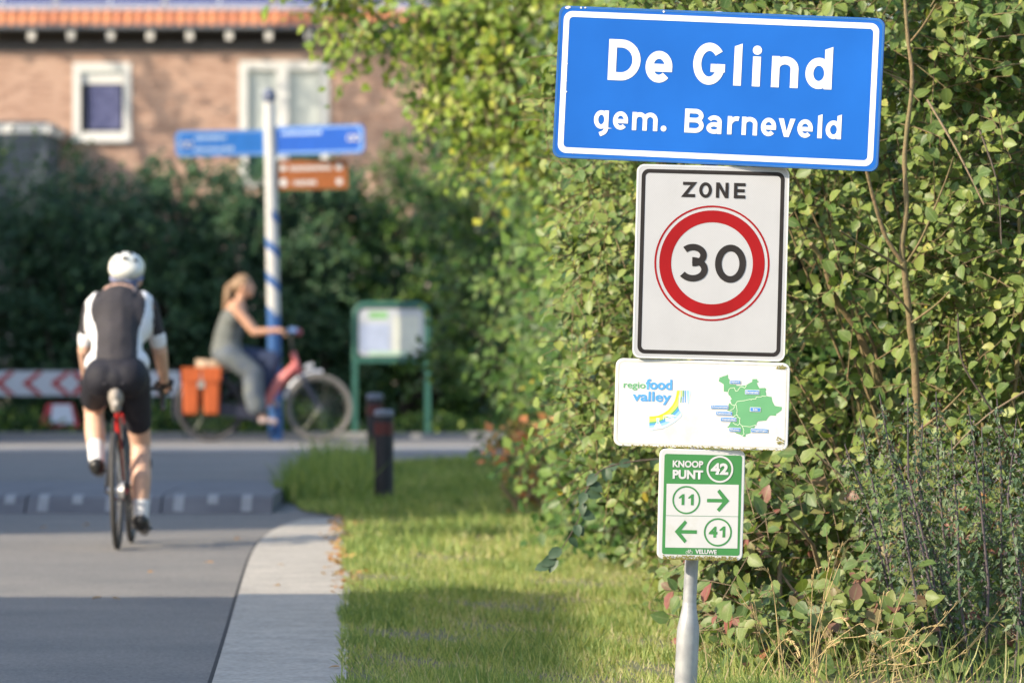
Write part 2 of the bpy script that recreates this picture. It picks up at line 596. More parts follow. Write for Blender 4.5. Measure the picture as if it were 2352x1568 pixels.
# strip of sunlight painted as a paler sheet, and kerb on the far side of the crossing road
sheet('sunlit_strip', [(-30, 55.2), (30, 55.2), (30, 57.6), (-30, 57.6)], 0.004, M_CONC2)
sheet('cycle_path', [(-30, 58.4), (30, 58.4), (30, 60.6), (-30, 60.6)], 0.004, mat('path paving', (.16, .155, .155), 0.85, scale=3, col2=(.22, .21, .2), bump=0.3))
kb = bpy.data.objects.new('kerb', None)
C.objects.link(kb)
kb['kind'] = 'structure'
kst = MB().box((0, 0, 0.02), (0.985, 0.16, 0.10))
kme = None
for i in range(22):
    x = -9 + i * 1.0
    if kme is None:
        o = obj('kerb_stone', kst, M_KERB, kb, loc=(x, 60.75, 0.0))
        kme = o
    else:
        o = kme.copy()
        o.location = (x, 60.75 + random.uniform(-.012, .012), random.uniform(-.008, .008))
        C.objects.link(o)
sheet('footway', [(-1.6, 60.84), (12, 60.84), (12, 61.35), (-1.6, 61.35)], 0.045, M_CONC2, thick=0.06)

def grain(m, sc, amt):
    n, l = m.node_tree.nodes, m.node_tree.links
    b = n['Principled BSDF']
    src = b.inputs['Base Color'].links[0].from_socket
    tc = [q for q in n if q.type == 'TEX_COORD'][0]
    last = src
    for sc_, am_ in ((sc, amt), (sc * .25, amt * .35)):
        ns = n.new('ShaderNodeTexNoise')
        ns.inputs['Scale'].default_value = sc_
        ns.inputs['Detail'].default_value = 3
        l.new(tc.outputs['Object'], ns.inputs['Vector'])
        mr = n.new('ShaderNodeMapRange')
        mr.inputs[1].default_value = .3
        mr.inputs[2].default_value = .7
        mr.inputs[3].default_value = 1 - am_
        mr.inputs[4].default_value = 1 + am_
        l.new(ns.outputs['Fac'], mr.inputs[0])
        mu = n.new('ShaderNodeMixRGB')
        mu.blend_type = 'MULTIPLY'
        mu.inputs[0].default_value = 1
        l.new(last, mu.inputs[1])
        l.new(mr.outputs[0], mu.inputs[2])
        last = mu.outputs[0]
    l.new(last, b.inputs['Base Color'])
grain(M_ASPH, 60, .28)
grain(M_CONC, 45, .2)
# speed hump: precast elements, steep near face with inlaid white piano teeth
rp = bpy.data.objects.new('speed_ramp', None)
C.objects.link(rp)
rp['kind'] = 'structure'
RP = [(38.3, .004), (38.46, .10), (38.62, .118), (40.5, .11), (45.5, .004)]
rz = lambda y: float(np.interp(y, [q[0] for q in RP], [q[1] for q in RP]))
for i in range(9):
    x0 = -2.36 - 0.915 * (i - 1) - 0.915
    x1 = x0 + 0.903
    if i == 0:
        x1 = -1.62
    n = len(RP)
    vs = [(x0, q[0], q[1]) for q in RP] + [(x1, q[0], q[1]) for q in RP] + [(x0, q[0], -.03) for q in RP] + [(x1, q[0], -.03) for q in RP]
    fs = [(k, n + k, n + k + 1, k + 1) for k in range(n - 1)] + [(k, k + 1, 2 * n + k + 1, 2 * n + k) for k in range(n - 1)] + [(n + k, 3 * n + k, 3 * n + k + 1, n + k + 1) for k in range(n - 1)] + [(0, 2 * n, 3 * n, n), (n - 1, 2 * n - 1, 4 * n - 1, 3 * n - 1)]
    el = obj('ramp_slab', MB().add(vs, fs), M_RAMP, rp)
    for k in range(4):
        tall = k % 2 == 0
        xa = x0 + 0.075 + k * 0.229
        if xa > x1 - 0.07:
            continue
        ys = (38.31, 38.46, 38.6) if tall else (38.39, 38.46, 38.6)
        vs = [(xa + d_, y_, rz(y_) + .004) for y_ in ys for d_ in (0, .07)]
        obj('road_mark', MB().add(vs, [(0, 1, 3, 2), (2, 3, 5, 4)]), M_WHITE_RD, el)

# ------------------------------------------------------------------ brick house
M_BRICK = mat('brick', (.44, .275, .20), 0.85, scale=1.5, col2=(.52, .345, .26), bump=0.4, bscale=40)
M_BRICK2 = mat('brick variant', (.33, .205, .155), 0.85, scale=8, col2=(.44, .27, .195))
M_MORTAR = mat('mortar', (.42, .36, .30), 0.9, scale=8)
M_WHITE = mat('white paint', (.60, .585, .55), 0.45, var=0.05)
M_TILE = mat('clay tile', (.42, .15, .07), 0.7, scale=4, col2=(.52, .23, .11))
M_TILE2 = mat('weathered clay tile', (.34, .13, .07), 0.75, scale=5, col2=(.44, .17, .09))
M_GUT = mat('zinc gutter', (.12, .125, .135), 0.5, metal=0.3, var=0.2)
M_SOFF = mat('dark timber', (.055, .05, .05), 0.7, var=0.25)
M_RAFT = mat('rafter paint', (.66, .62, .56), 0.5, var=0.08)
M_GLASS = mat('window glass', (.03, .04, .06), 0.05, spec=0.8, var=0.1)
M_GLASSP = mat('window glass over net curtain', (.33, .37, .38), 0.08, spec=0.9, scale=1.2, col2=(.50, .52, .48))
M_CURT = mat('blue curtain', (.055, .065, .16), 0.7, scale=6, col2=(.13, .14, .27))
M_PANEL = mat('solar cell', (.05, .06, .17), 0.25, spec=0.7, var=0.2)
M_ALU = mat('aluminium', (.62, .63, .66), 0.35, metal=0.5, var=0.06)
M_DKGREEN = mat('green panel', (.035, .09, .055), 0.5, var=0.2)
M_GREYWALL = mat('grey render', (.07, .085, .105), 0.85, var=0.15)

HD = FPX / 127.0
HX = lambda px: (px - 1176) / 127.0
HZ = lambda py: CAM_H + (YH - py) / 127.0
hx0, hx1 = -16.0, HX(985)
house = thing('brick_house', 'brick house with orange tiled eave and white rafter ends', 'house', ((hx0 + hx1) / 2, HD, 0))
hl = house.location
def H(x, y, z):
    return (x - hl.x, y, z)
wtop = HZ(118)
win1 = (HX(168), HX(301), HZ(320), HZ(145))
win2 = (HX(550), HX(756), HZ(430), HZ(143))
def wall_boxes(y0, y1):
    xs = sorted({hx0, win1[0], win1[1], win2[0], win2[1], hx1})
    mb = MB()
    for a, b in zip(xs[:-1], xs[1:]):
        c = (a + b) / 2
        spans = [(0.0, wtop)]
        for wn in (win1, win2):
            if wn[0] < c < wn[1]:
                spans = [(0.0, wn[2]), (wn[3], wtop)]
        for s0, s1 in spans:
            mb.box(H(c, (y0 + y1) / 2, (s0 + s1) / 2), (b - a, y1 - y0, s1 - s0))
    return mb
obj('wall', wall_boxes(0.02, 0.30), M_MORTAR, house)
mb = MB().box(H(hx0 - 0.14, 4.5, wtop / 2), (0.28, 8.6, wtop)).box(H(hx1 + 0.143, 4.5, wtop / 2), (0.28, 8.6, wtop)).box(H((hx0 + hx1) / 2, 9.0, wtop / 2), (hx1 - hx0, 0.28, wtop))
obj('side_walls', mb, M_BRICK, house)
# bricks of the facade: courses of stretchers with recessed joints
bw, bh = 0.205, 0.052
pit_x, pit_z = 0.217, 0.0625
cells = []
row = 0
z = 2.3
while z + bh < wtop:
    x = hx0 + (0.0 if row % 2 else -pit_x / 2)
    while x < hx1:
        a, b = max(x, hx0), min(x + bw, hx1)
        hit = False
        for wn in (win1, win2):
            if a < wn[1] and b > wn[0] and z < wn[3] and z + bh > wn[2]:
                hit = True
                if a < wn[0] - 0.03:
                    b = wn[0]
                    hit = False
                elif b > wn[1] + 0.03:
                    a = wn[1]
                    hit = False
        if not hit and b - a > 0.03:
            cells.append((a, b, z))
        x += pit_x
    z += pit_z
    row += 1
full = [c for c in cells if abs(c[1] - c[0] - bw) < 1e-4 and HX(300) < c[0] < HX(545) and HZ(420) < c[2] < HZ(128)]
random.shuffle(full)
full = sorted(full[:600], key=lambda c: abs(c[0] - HX(420)) + abs(c[2] - HZ(220)))[:300]
fset = {(round(c[0], 4), round(c[2], 4)) for c in full}
bm1 = MB().box((0, 0, 0), (bw, 0.022, bh))
b0 = obj('brick', bm1, M_BRICK, house, loc=H(full[0][0] + bw / 2, 0.0091, full[0][2] + bh / 2))
b2me = b0.data.copy()
b2me.materials.clear()
b2me.materials.append(M_BRICK2)
for i, c in enumerate(full[1:]):
    o = b0.copy()
    if random.random() < 0.3:
        o.data = b2me
    o.location = H(c[0] + bw / 2, 0.0091 + random.uniform(-.003, .002), c[2] + bh / 2)
    C.objects.link(o)
ma, mc = MB(), MB()
for c in cells:
    if (round(c[0], 4), round(c[2], 4)) in fset:
        continue
    (ma if random.random() > 0.3 else mc).box(H((c[0] + c[1]) / 2, 0.0091 + random.uniform(-.003, .002), c[2] + bh / 2), (c[1] - c[0], 0.022, bh))
obj('brick_courses', ma, M_BRICK, house)['kind'] = 'stuff'
obj('brick_courses', mc, M_BRICK2, house)['kind'] = 'stuff'

def frame_mb(wn, t, y0, dep, mull=None):
    x0, x1, z0, z1 = wn
    mb = MB()
    yc = y0 + dep / 2
    mb.box(H((x0 + x1) / 2, yc, z1 - t / 2), (x1 - x0, dep, t)).box(H((x0 + x1) / 2, yc, z0 + t / 2), (x1 - x0, dep, t))
    for x in (x0 + t / 2, x1 - t / 2):
        mb.box(H(x, yc, (z0 + z1) / 2), (t, dep, z1 - z0 - 2 * t))
    return mb
t = 0.135
wf = obj('window', frame_mb(win1, t, -0.035, 0.12), M_WHITE, house)
x0, x1, z0, z1 = win1
obj('sill', MB().box(H((x0 + x1) / 2, -0.05, z0 - 0.03), (x1 - x0 + 0.02, 0.12, 0.055)), M_WHITE, wf)
obj('roller_blind', MB().box(H((x0 + x1) / 2, 0.06, z1 - t - 0.14), (x1 - x0 - 2 * t - 0.004, 0.03, 0.2)), M_WHITE, wf)
obj('pane', MB().box(H((x0 + x1) / 2, 0.11, (z0 + z1) / 2 - 0.1), (x1 - x0 - 2 * t + 0.01, 0.01, z1 - z0 - 2 * t - 0.1)), M_GLASS, wf)
cm = MB()
for k in range(7):
    cm.tube([H(x0 + t + 0.18 + k * 0.085, 0.10, z0 + t + 0.05), H(x0 + t + 0.18 + k * 0.085, 0.10, z1 - t - 0.27)], 0.038 + 0.006 * (k % 2), 8)
obj('curtain', cm, M_CURT, wf, smooth=True)
wf2 = obj('window', frame_mb(win2, 0.14, -0.035, 0.12), M_WHITE, house)
x0, x1, z0, z1 = win2
zm = HZ(318)
obj('mullion', MB().box(H(HX(650), 0.02, (z0 + z1) / 2), (0.20, 0.115, z1 - z0 - 0.284)), M_WHITE, wf2)
for xa, xb in ((x0 + 0.14, HX(650) - 0.1), (HX(650) + 0.1, x1 - 0.14)):
    obj('pane', MB().box(H((xa + xb) / 2, 0.08, (zm + z1) / 2 - 0.05), (xb - xa, 0.01, z1 - zm - 0.14)), M_GLASSP, wf2)
    obj('lower_panel', MB().box(H((xa + xb) / 2, 0.08, (z0 + zm) / 2), (xb - xa, 0.02, zm - z0 - 0.1)), M_DKGREEN, wf2)
# eave: soffit board, rafters, gutter, tiles, roof, solar panels
obj('soffit_board', MB().box(H((hx0 + hx1) / 2, 0.0, (wtop + HZ(98)) / 2 + 0.003), (hx1 - hx0 + 0.3, 0.10, HZ(98) - wtop)), M_SOFF, house)
ov = -0.36
obj('eave_lining', MB().box(H((hx0 + hx1) / 2, ov / 2 - 0.02, HZ(70) + 0.06), (hx1 - hx0 + 0.4, -ov, 0.03), M=None), M_SOFF, house)
rb = None
i = 0
px = 76 - 90.5 * 10
while px < 985:
    loc = H(HX(px), ov / 2, HZ(84))
    if rb is None:
        rb = obj('rafter', MB().box((0, 0, 0.02), (0.10, -ov + 0.02, 0.13)).box((0, ov / 2 - 0.012, 0.0), (0.115, 0.02, 0.155)), M_RAFT, house, loc=loc)
    else:
        o = rb.copy()
        o.location = loc
        C.objects.link(o)
    px += 90.5
gm = MB()
gz = HZ(65)
prof = [(-.45, gz + .05), (-.46, gz - .02), (-.43, gz - .06), (-.38, gz - .06), (-.35, gz - .02), (-.35, gz + .05)]
pn = len(prof)
gm.add([H(hx0 - .2, p[0], p[1]) for p in prof] + [H(hx1 + .2, p[0], p[1]) for p in prof], [(i, i + 1, pn + i + 1, pn + i) for i in range(pn - 1)])
obj('gutter', gm, M_GUT, house, fix=False)
slope = radians(42)
rz0 = HZ(60)
rm = MB()
for (s0, s1) in ((0, 6.2),):
    rm.add([H(hx0 - .3, -.36, rz0 - 0.03), H(hx1 + .3, -.36, rz0 - 0.03), H(hx1 + .3, -.36 + s1 * cos(slope), rz0 - 0.03 + s1 * sin(slope)), H(hx0 - .3, -.36 + s1 * cos(slope), rz0 - 0.03 + s1 * sin(slope))], [(0, 1, 2, 3)])
yr, zr = -.36 + 6.2 * cos(slope), rz0 - 0.03 + 6.2 * sin(slope)
rm.add([H(hx0 - .3, yr, zr), H(hx1 + .3, yr, zr), H(hx1 + .3, 9.6, rz0 - .03), H(hx0 - .3, 9.6, rz0 - .03)], [(0, 1, 2, 3)])
obj('roof', rm, M_SOFF, house)
def tile_mb():
    mb = MB()
    n = 7
    prof = [(-0.10 + 0.2 * k / (n - 1), 0.06 * sin(pi * (k / (n - 1)) * 1.25) if k / (n - 1) < 0.8 else -0.018 * sin(pi * (k / (n - 1) - 0.8) / 0.2)) for k in range(n)]
    vs = []
    for (yy, lift) in ((0, 0.02), (0.36, 0.0)):
        for (x, zz) in prof:
            vs.append((x, yy, zz + lift))
    for (x, zz) in prof:
        vs.append((x, 0, zz - 0.006))
    fs = [(k, k + 1, n + k + 1, n + k) for k in range(n - 1)] + [(2 * n + k, 2 * n + k + 1, k + 1, k) for k in range(n - 1)]
    return mb.add(vs, fs)
Rt = Euler((slope, 0, 0))
t0 = None
tm = tile_mb()
tiles = []
for r_ in range(2):
    s = r_ * 0.33 - 0.08
    x = hx0
    while x < hx1 + .1:
        tiles.append((x, -.36 + s * cos(slope), rz0 + s * sin(slope)))
        x += 0.19
vis = [p for p in tiles if p[0] > HX(-30)]
rest = [p for p in tiles if p[0] <= HX(-30)]
tA = obj('roof_tile', tile_mb(), M_TILE, house, loc=H(*vis[0]), rot=Rt, smooth=True, fix=False)
tB = tA.data.copy()
tB.materials.clear()
tB.materials.append(M_TILE2)
for p in vis[1:]:
    o = tA.copy()
    if random.random() < 0.4:
        o.data = tB
    o.location = H(p[0], p[1], p[2] + random.uniform(-.006, .006))
    C.objects.link(o)
sp0 = None
for k in range(-1, 8):
    pxc = 62 + 125.5 * k + (6 if k % 2 else 0)
    s = 0.37
    loc = H(HX(pxc), -.36 + s * cos(slope), rz0 + s * sin(slope) + 0.10)
    if sp0 is None:
        sp0 = obj('solar_panel', MB().box((0, 0.8, 0), (0.93, 1.56, 0.03)), M_PANEL, house, loc=loc, rot=Rt)
        fr = MB().box((0, 0.01, 0.0), (0.98, 0.045, 0.05)).box((0, 1.6, 0.0), (0.98, 0.045, 0.05)).box((-.4825, 0.8, 0), (0.03, 1.54, 0.05)).box((.4825, 0.8, 0), (0.03, 1.54, 0.05))
        obj('panel_frame', fr, M_ALU, sp0)
        bars = MB()
        for q in range(1, 6):
            bars.box((-.465 + .93 * q / 6, 0.8, 0.0165), (0.008, 1.5, 0.004))
        obj('cell_lines', bars, M_ALU, sp0)
    else:
        c = copy_tree(sp0)
        c.location = loc
obj('mounting_rail', MB().box(H((hx0 + hx1) / 2, -.36 + .33 * cos(slope), rz0 + .33 * sin(slope) + 0.07), (hx1 - hx0 - 0.5, 0.06, 0.06), M=Rt.to_matrix()), M_ALU, house)
# flat roofed extension on the left
ex1 = HX(140)
ext = thing('flat_roofed_extension', 'grey flat roofed annex with white roof edge against the brick house', 'building', (-10.0, HD - 1.6, 0))
obj('wall', MB().box((0, 0, 1.9), (2 * (ex1 + 10.0) , 3.1, 3.8)), M_GREYWALL, ext)
obj('fascia', MB().box((0, 0, 3.8 + (HZ(300) - 3.8) / 2 + 0.35), (2 * (ex1 + 10.0) + 0.1, 3.16, 0.16)), M_WHITE, ext)
obj('roof_edge', MB().box((0, 0, (3.8 + HZ(300) + 0.02) / 2), (2 * (ex1 + 10.0) - 0.02, 3.06, HZ(300) - 3.8 + 0.1)), M_GREYWALL, ext)

# ------------------------------------------------------------------ unseen buildings added left of the frame, sized and gapped to shade the road
def shading_house(label, x0, x1, y0, y1, h, group=None):
    t_ = thing('house', label, 'house', ((x0 + x1) / 2, (y0 + y1) / 2, 0), group='houses left of the road')
    W_, D_ = x1 - x0, y1 - y0
    obj('wall', MB().box((0, 0, (h - .3) / 2), (W_ - .1, D_ - .1, h - .3)), M_BRICK, t_)
    obj('roof', MB().box((0, 0, h - .148), (W_, D_, .3)), M_SOFF, t_)
    ny = max(1, int(D_ / 4))
    for k in range(ny):
        for zc in (1.5, 4.4):
            wo = obj('window', MB().box((0, 0, 0), (.06, 1.3, 1.3)), M_WHITE, t_, loc=(W_ / 2 - .03, -D_ / 2 + D_ * (k + .5) / ny, zc))
            obj('pane', MB().box((.02, 0, 0), (.04, 1.1, 1.1)), M_GLASS, wo)
    return t_
shading_house('flat roofed brick house beside the cyclist road', -19, -11, 1.0, 20.75, 6.8)
shading_house('second brick house along the road', -19, -11, 30.2, 40.6, 7.3)
shading_house('third brick house along the road', -19, -11, 41.3, 48.6, 8.6)
shading_house('brick house beyond the crossing', -19, -11.5, 55.2, 76, 7.2)

# ------------------------------------------------------------------ road signs
SPM = 660 * 4096 / 2352      # source pixels per metre on the signs
P_BLUE = mat('sign blue', (.004, .092, .39), 0.5, scale=3, col2=(.007, .115, .47), spec=.2)
P_BLUE_RIM = mat('sign rim blue', (.02, .11, .33), 0.4, var=0.2, scale=8)
def dirty_white(name, col, dirt, amount, scale=6, dots=0.0):
    m = mat(name, col, 0.42, var=0.03, scale=9)
    n, l = m.node_tree.nodes, m.node_tree.links
    b = n['Principled BSDF']
    src = b.inputs['Base Color'].links[0].from_socket
    tc = [q for q in n if q.type == 'TEX_COORD'][0]
    ns = n.new('ShaderNodeTexNoise')
    ns.inputs['Scale'].default_value = scale
    ns.inputs['Detail'].default_value = 8
    ns.inputs['Roughness'].default_value = 0.7
    l.new(tc.outputs['Object'], ns.inputs['Vector'])
    mr = n.new('ShaderNodeMapRange')
    mr.inputs[1].default_value = 0.56
    mr.inputs[2].default_value = 0.8
    mr.inputs[4].default_value = amount
    l.new(ns.outputs['Fac'], mr.inputs[0])
    mx = n.new('ShaderNodeMixRGB')
    mx.inputs[2].default_value = (*dirt, 1)
    l.new(mr.outputs[0], mx.inputs[0])
    l.new(src, mx.inputs[1])
    out = mx.outputs[0]
    if dots:
        mp = n.new('ShaderNodeMapping')
        mp.inputs['Scale'].default_value = (230, 1, 230)
        mp.inputs['Rotation'].default_value = (0, radians(45), 0)
        l.new(tc.outputs['Object'], mp.inputs['Vector'])
        ck = n.new('ShaderNodeTexVoronoi')
        ck.inputs['Randomness'].default_value = 0.0
        ck.inputs['Scale'].default_value = 1.0
        l.new(mp.outputs[0], ck.inputs['Vector'])
        m2 = n.new('ShaderNodeMapRange')
        m2.inputs[1].default_value = 0.25
        m2.inputs[2].default_value = 0.6
        m2.inputs[3].default_value = 1.0
        m2.inputs[4].default_value = 1.0 - dots
        l.new(ck.outputs['Distance'], m2.inputs[0])
        mu = n.new('ShaderNodeMixRGB')
        mu.blend_type = 'MULTIPLY'
        mu.inputs[0].default_value = 1
        l.new(out, mu.inputs[1])
        l.new(m2.outputs[0], mu.inputs[2])
        out = mu.outputs[0]
    l.new(out, b.inputs['Base Color'])
    return m
P_WHITE = dirty_white('sign white', (.66, .66, .65), (.45, .43, .28), 0.35)
P_RETRO = dirty_white('retroreflective white', (.545, .54, .545), (.33, .33, .27), 0.2, dots=0.3)
P_CREAM = dirty_white('sign cream', (.655, .64, .615), (.42, .38, .17), 0.45, scale=4)
P_BLACK = mat('sign black', (.026, .022, .021), 0.6, var=0.2, spec=.2)
P_RED = mat('sign red', (.31, .006, .008), 0.55, scale=6, var=0.12, spec=.2)
P_GREEN = mat('sign green', (.06, .25, .068), 0.45, var=0.06)
P_MAP = mat('map green', (.13, .36, .165), 0.5, var=0.05)
P_LBL = mat('label blue', (.07, .26, .60), 0.45, var=0.05)
P_LOGOB = mat('logo blue', (.09, .33, .72), 0.45, var=0.05)
P_LOGOG = mat('logo green', (.13, .40, .17), 0.45, var=0.05)
P_YEL = mat('logo yellow', (.80, .68, .03), 0.45, var=0.04)
P_LIME = mat('logo lime', (.62, .70, .13), 0.45, var=0.04)
P_SKY = mat('logo light blue', (.30, .53, .78), 0.45, var=0.04)
P_PALE = mat('logo pale blue', (.55, .69, .80), 0.45, var=0.04)
P_MAPLINE = mat('map line', (.60, .72, .50), 0.5, var=0.05)
P_MOSS = mat('moss', (.16, .15, .03), 0.9, scale=80, col2=(.33, .29, .09))
M_GALV = mat('galvanised steel', (.25, .255, .26), 0.55, metal=0.3, scale=16, col2=(.40, .405, .405), bump=0.1)

def text_mesh(body, bold=0.0):
    cu = bpy.data.curves.new('text', 'FONT')
    cu.body = body
    cu.size = 1
    cu.offset = bold
    cu.resolution_u = 4
    o = bpy.data.objects.new('text', cu)
    C.objects.link(o)
    dg = bpy.context.evaluated_depsgraph_get()
    me = bpy.data.meshes.new_from_object(o.evaluated_get(dg))
    bpy.data.objects.remove(o)
    bpy.data.curves.remove(cu)
    co = np.empty(len(me.vertices) * 3, np.float32)
    me.vertices.foreach_get('co', co)
    return me, co.reshape(-1, 3)

class Sign:
    """flat sign; local x to the right, z up, printed face towards -y"""
    def __init__(s, name, label, cat, tl, ang, W, Hh, yaw, panel_m, r=0.028, thick=0.022, dist=DS, rim_m=None):
        s.tl, s.a, s.W, s.H = tl, radians(ang), W, Hh
        u, v = W / 2 * SPM, Hh / 2 * SPM
        cx = tl[0] + cos(s.a) * u - sin(s.a) * v
        cy = tl[1] + sin(s.a) * u + cos(s.a) * v
        k = 2352 / 4096
        loc = at(cx * k, cy * k, dist)
        s.root = thing(name, label, cat, loc, (0, s.a, radians(yaw)))
        s.root.rotation_mode = 'XYZ'
        s.t = thick
        s.n = 0
        mb = MB().prism(rrect(W, Hh, r), -thick / 2, thick / 2)
        s.panel = obj('panel', mb, panel_m, s.root)
        bev = s.panel.modifiers.new('bevel', 'BEVEL')
        bev.width = 0.003
        bev.segments = 2
        bev.limit_method = 'ANGLE'
        if rim_m:
            o_ = rrect(W - .004, Hh - .004, r)
            i_ = rrect(W - .03, Hh - .03, r * .7)
            n = len(o_)
            mb = MB().add([(p[0], thick / 2, p[1]) for p in o_] + [(p[0], thick / 2 + .018, p[1]) for p in o_] + [(p[0], thick / 2 + .018, p[1]) for p in i_],
                          [(i, (i + 1) % n, n + (i + 1) % n, n + i) for i in range(n)] + [(n + i, n + (i + 1) % n, 2 * n + (i + 1) % n, 2 * n + i) for i in range(n)])
            obj('rim', mb, rim_m, s.root)
    def L(s, x, y):
        """source photo pixel on the sign face -> local x,z"""
        dx, dy = x - s.tl[0], y - s.tl[1]
        u = dx * cos(s.a) + dy * sin(s.a)
        v = -dx * sin(s.a) + dy * cos(s.a)
        return (u / SPM - s.W / 2, s.H / 2 - v / SPM)
    def y(s, layer):
        return -s.t / 2 - 0.0007 * layer
    def poly(s, name, pts, m, layer=1, parent=None):
        mb = MB().add([(p[0], s.y(layer), p[1]) for p in pts], [tuple(range(len(pts)))])
        return obj(name, mb, m, parent or s.root, fix=False)
    def band(s, name, outer, inner, m, layer=1):
        n = len(outer)
        mb = MB().add([(p[0], s.y(layer), p[1]) for p in outer] + [(p[0], s.y(layer), p[1]) for p in inner], [(i, (i + 1) % n, n + (i + 1) % n, n + i) for i in range(n)])
        return obj(name, mb, m, s.root, fix=False)
    def circ(s, cx, cz, r, n=64):
        return [(cx + r * cos(2 * pi * i / n), cz + r * sin(2 * pi * i / n)) for i in range(n)]
    def ribbon(s, mb, pts, wd, layer, closed=False):
        n = len(pts)
        A, B = [], []
        for i, p in enumerate(pts):
            p0 = pts[i - 1] if (i > 0 or closed) else None
            p1 = pts[(i + 1) % n] if (i < n - 1 or closed) else None
            d0 = Vector((p[0] - p0[0], p[1] - p0[1])).normalized() if p0 else None
            d1 = Vector((p1[0] - p[0], p1[1] - p[1])).normalized() if p1 else None
            d = ((d0 or d1) + (d1 or d0))
            d = d.normalized() if d.length > 1e-6 else (d0 or d1)
            nn = Vector((-d.y, d.x))
            ref = d0 or d1
            k = 1 / max(0.35, nn.dot(Vector((-ref.y, ref.x))))
            A.append((p[0] + nn.x * wd / 2 * k, p[1] + nn.y * wd / 2 * k))
            B.append((p[0] - nn.x * wd / 2 * k, p[1] - nn.y * wd / 2 * k))
        y = s.y(layer)
        m_ = n if closed else n - 1
        mb.add([(a[0], y, a[1]) for a in A] + [(b[0], y, b[1]) for b in B], [(i, n + i, n + (i + 1) % n, (i + 1) % n) for i in range(m_)])
    def text(s, body, x0, y0, x1, y1, m, bold=0.02, layer=2, name='lettering', parent=None):
        """fit text to a box given in source photo pixels"""
        me, co = text_mesh(body, bold)
        a = s.L((x0 + x1) / 2, (y0 + y1) / 2)
        w_, h_ = (x1 - x0) / SPM, (y1 - y0) / SPM
        mn, mxx = co.min(0), co.max(0)
        out = np.zeros_like(co)
        out[:, 0] = a[0] + ((co[:, 0] - mn[0]) / (mxx[0] - mn[0]) - .5) * w_
        out[:, 2] = a[1] + ((co[:, 1] - mn[1]) / (mxx[1] - mn[1]) - .5) * h_
        out[:, 1] = s.y(layer)
        me.vertices.foreach_set('co', out.reshape(-1))
        me.materials.clear()
        me.materials.append(m)
        me.update()
        return obj(name, me, m, parent or s.root)

def arc(cx, cy, rx, ry, a0, a1, n=20):
    return [(cx + rx * cos(radians(a0 + (a1 - a0) * i / n)), cy + ry * sin(radians(a0 + (a1 - a0) * i / n))) for i in range(n + 1)]

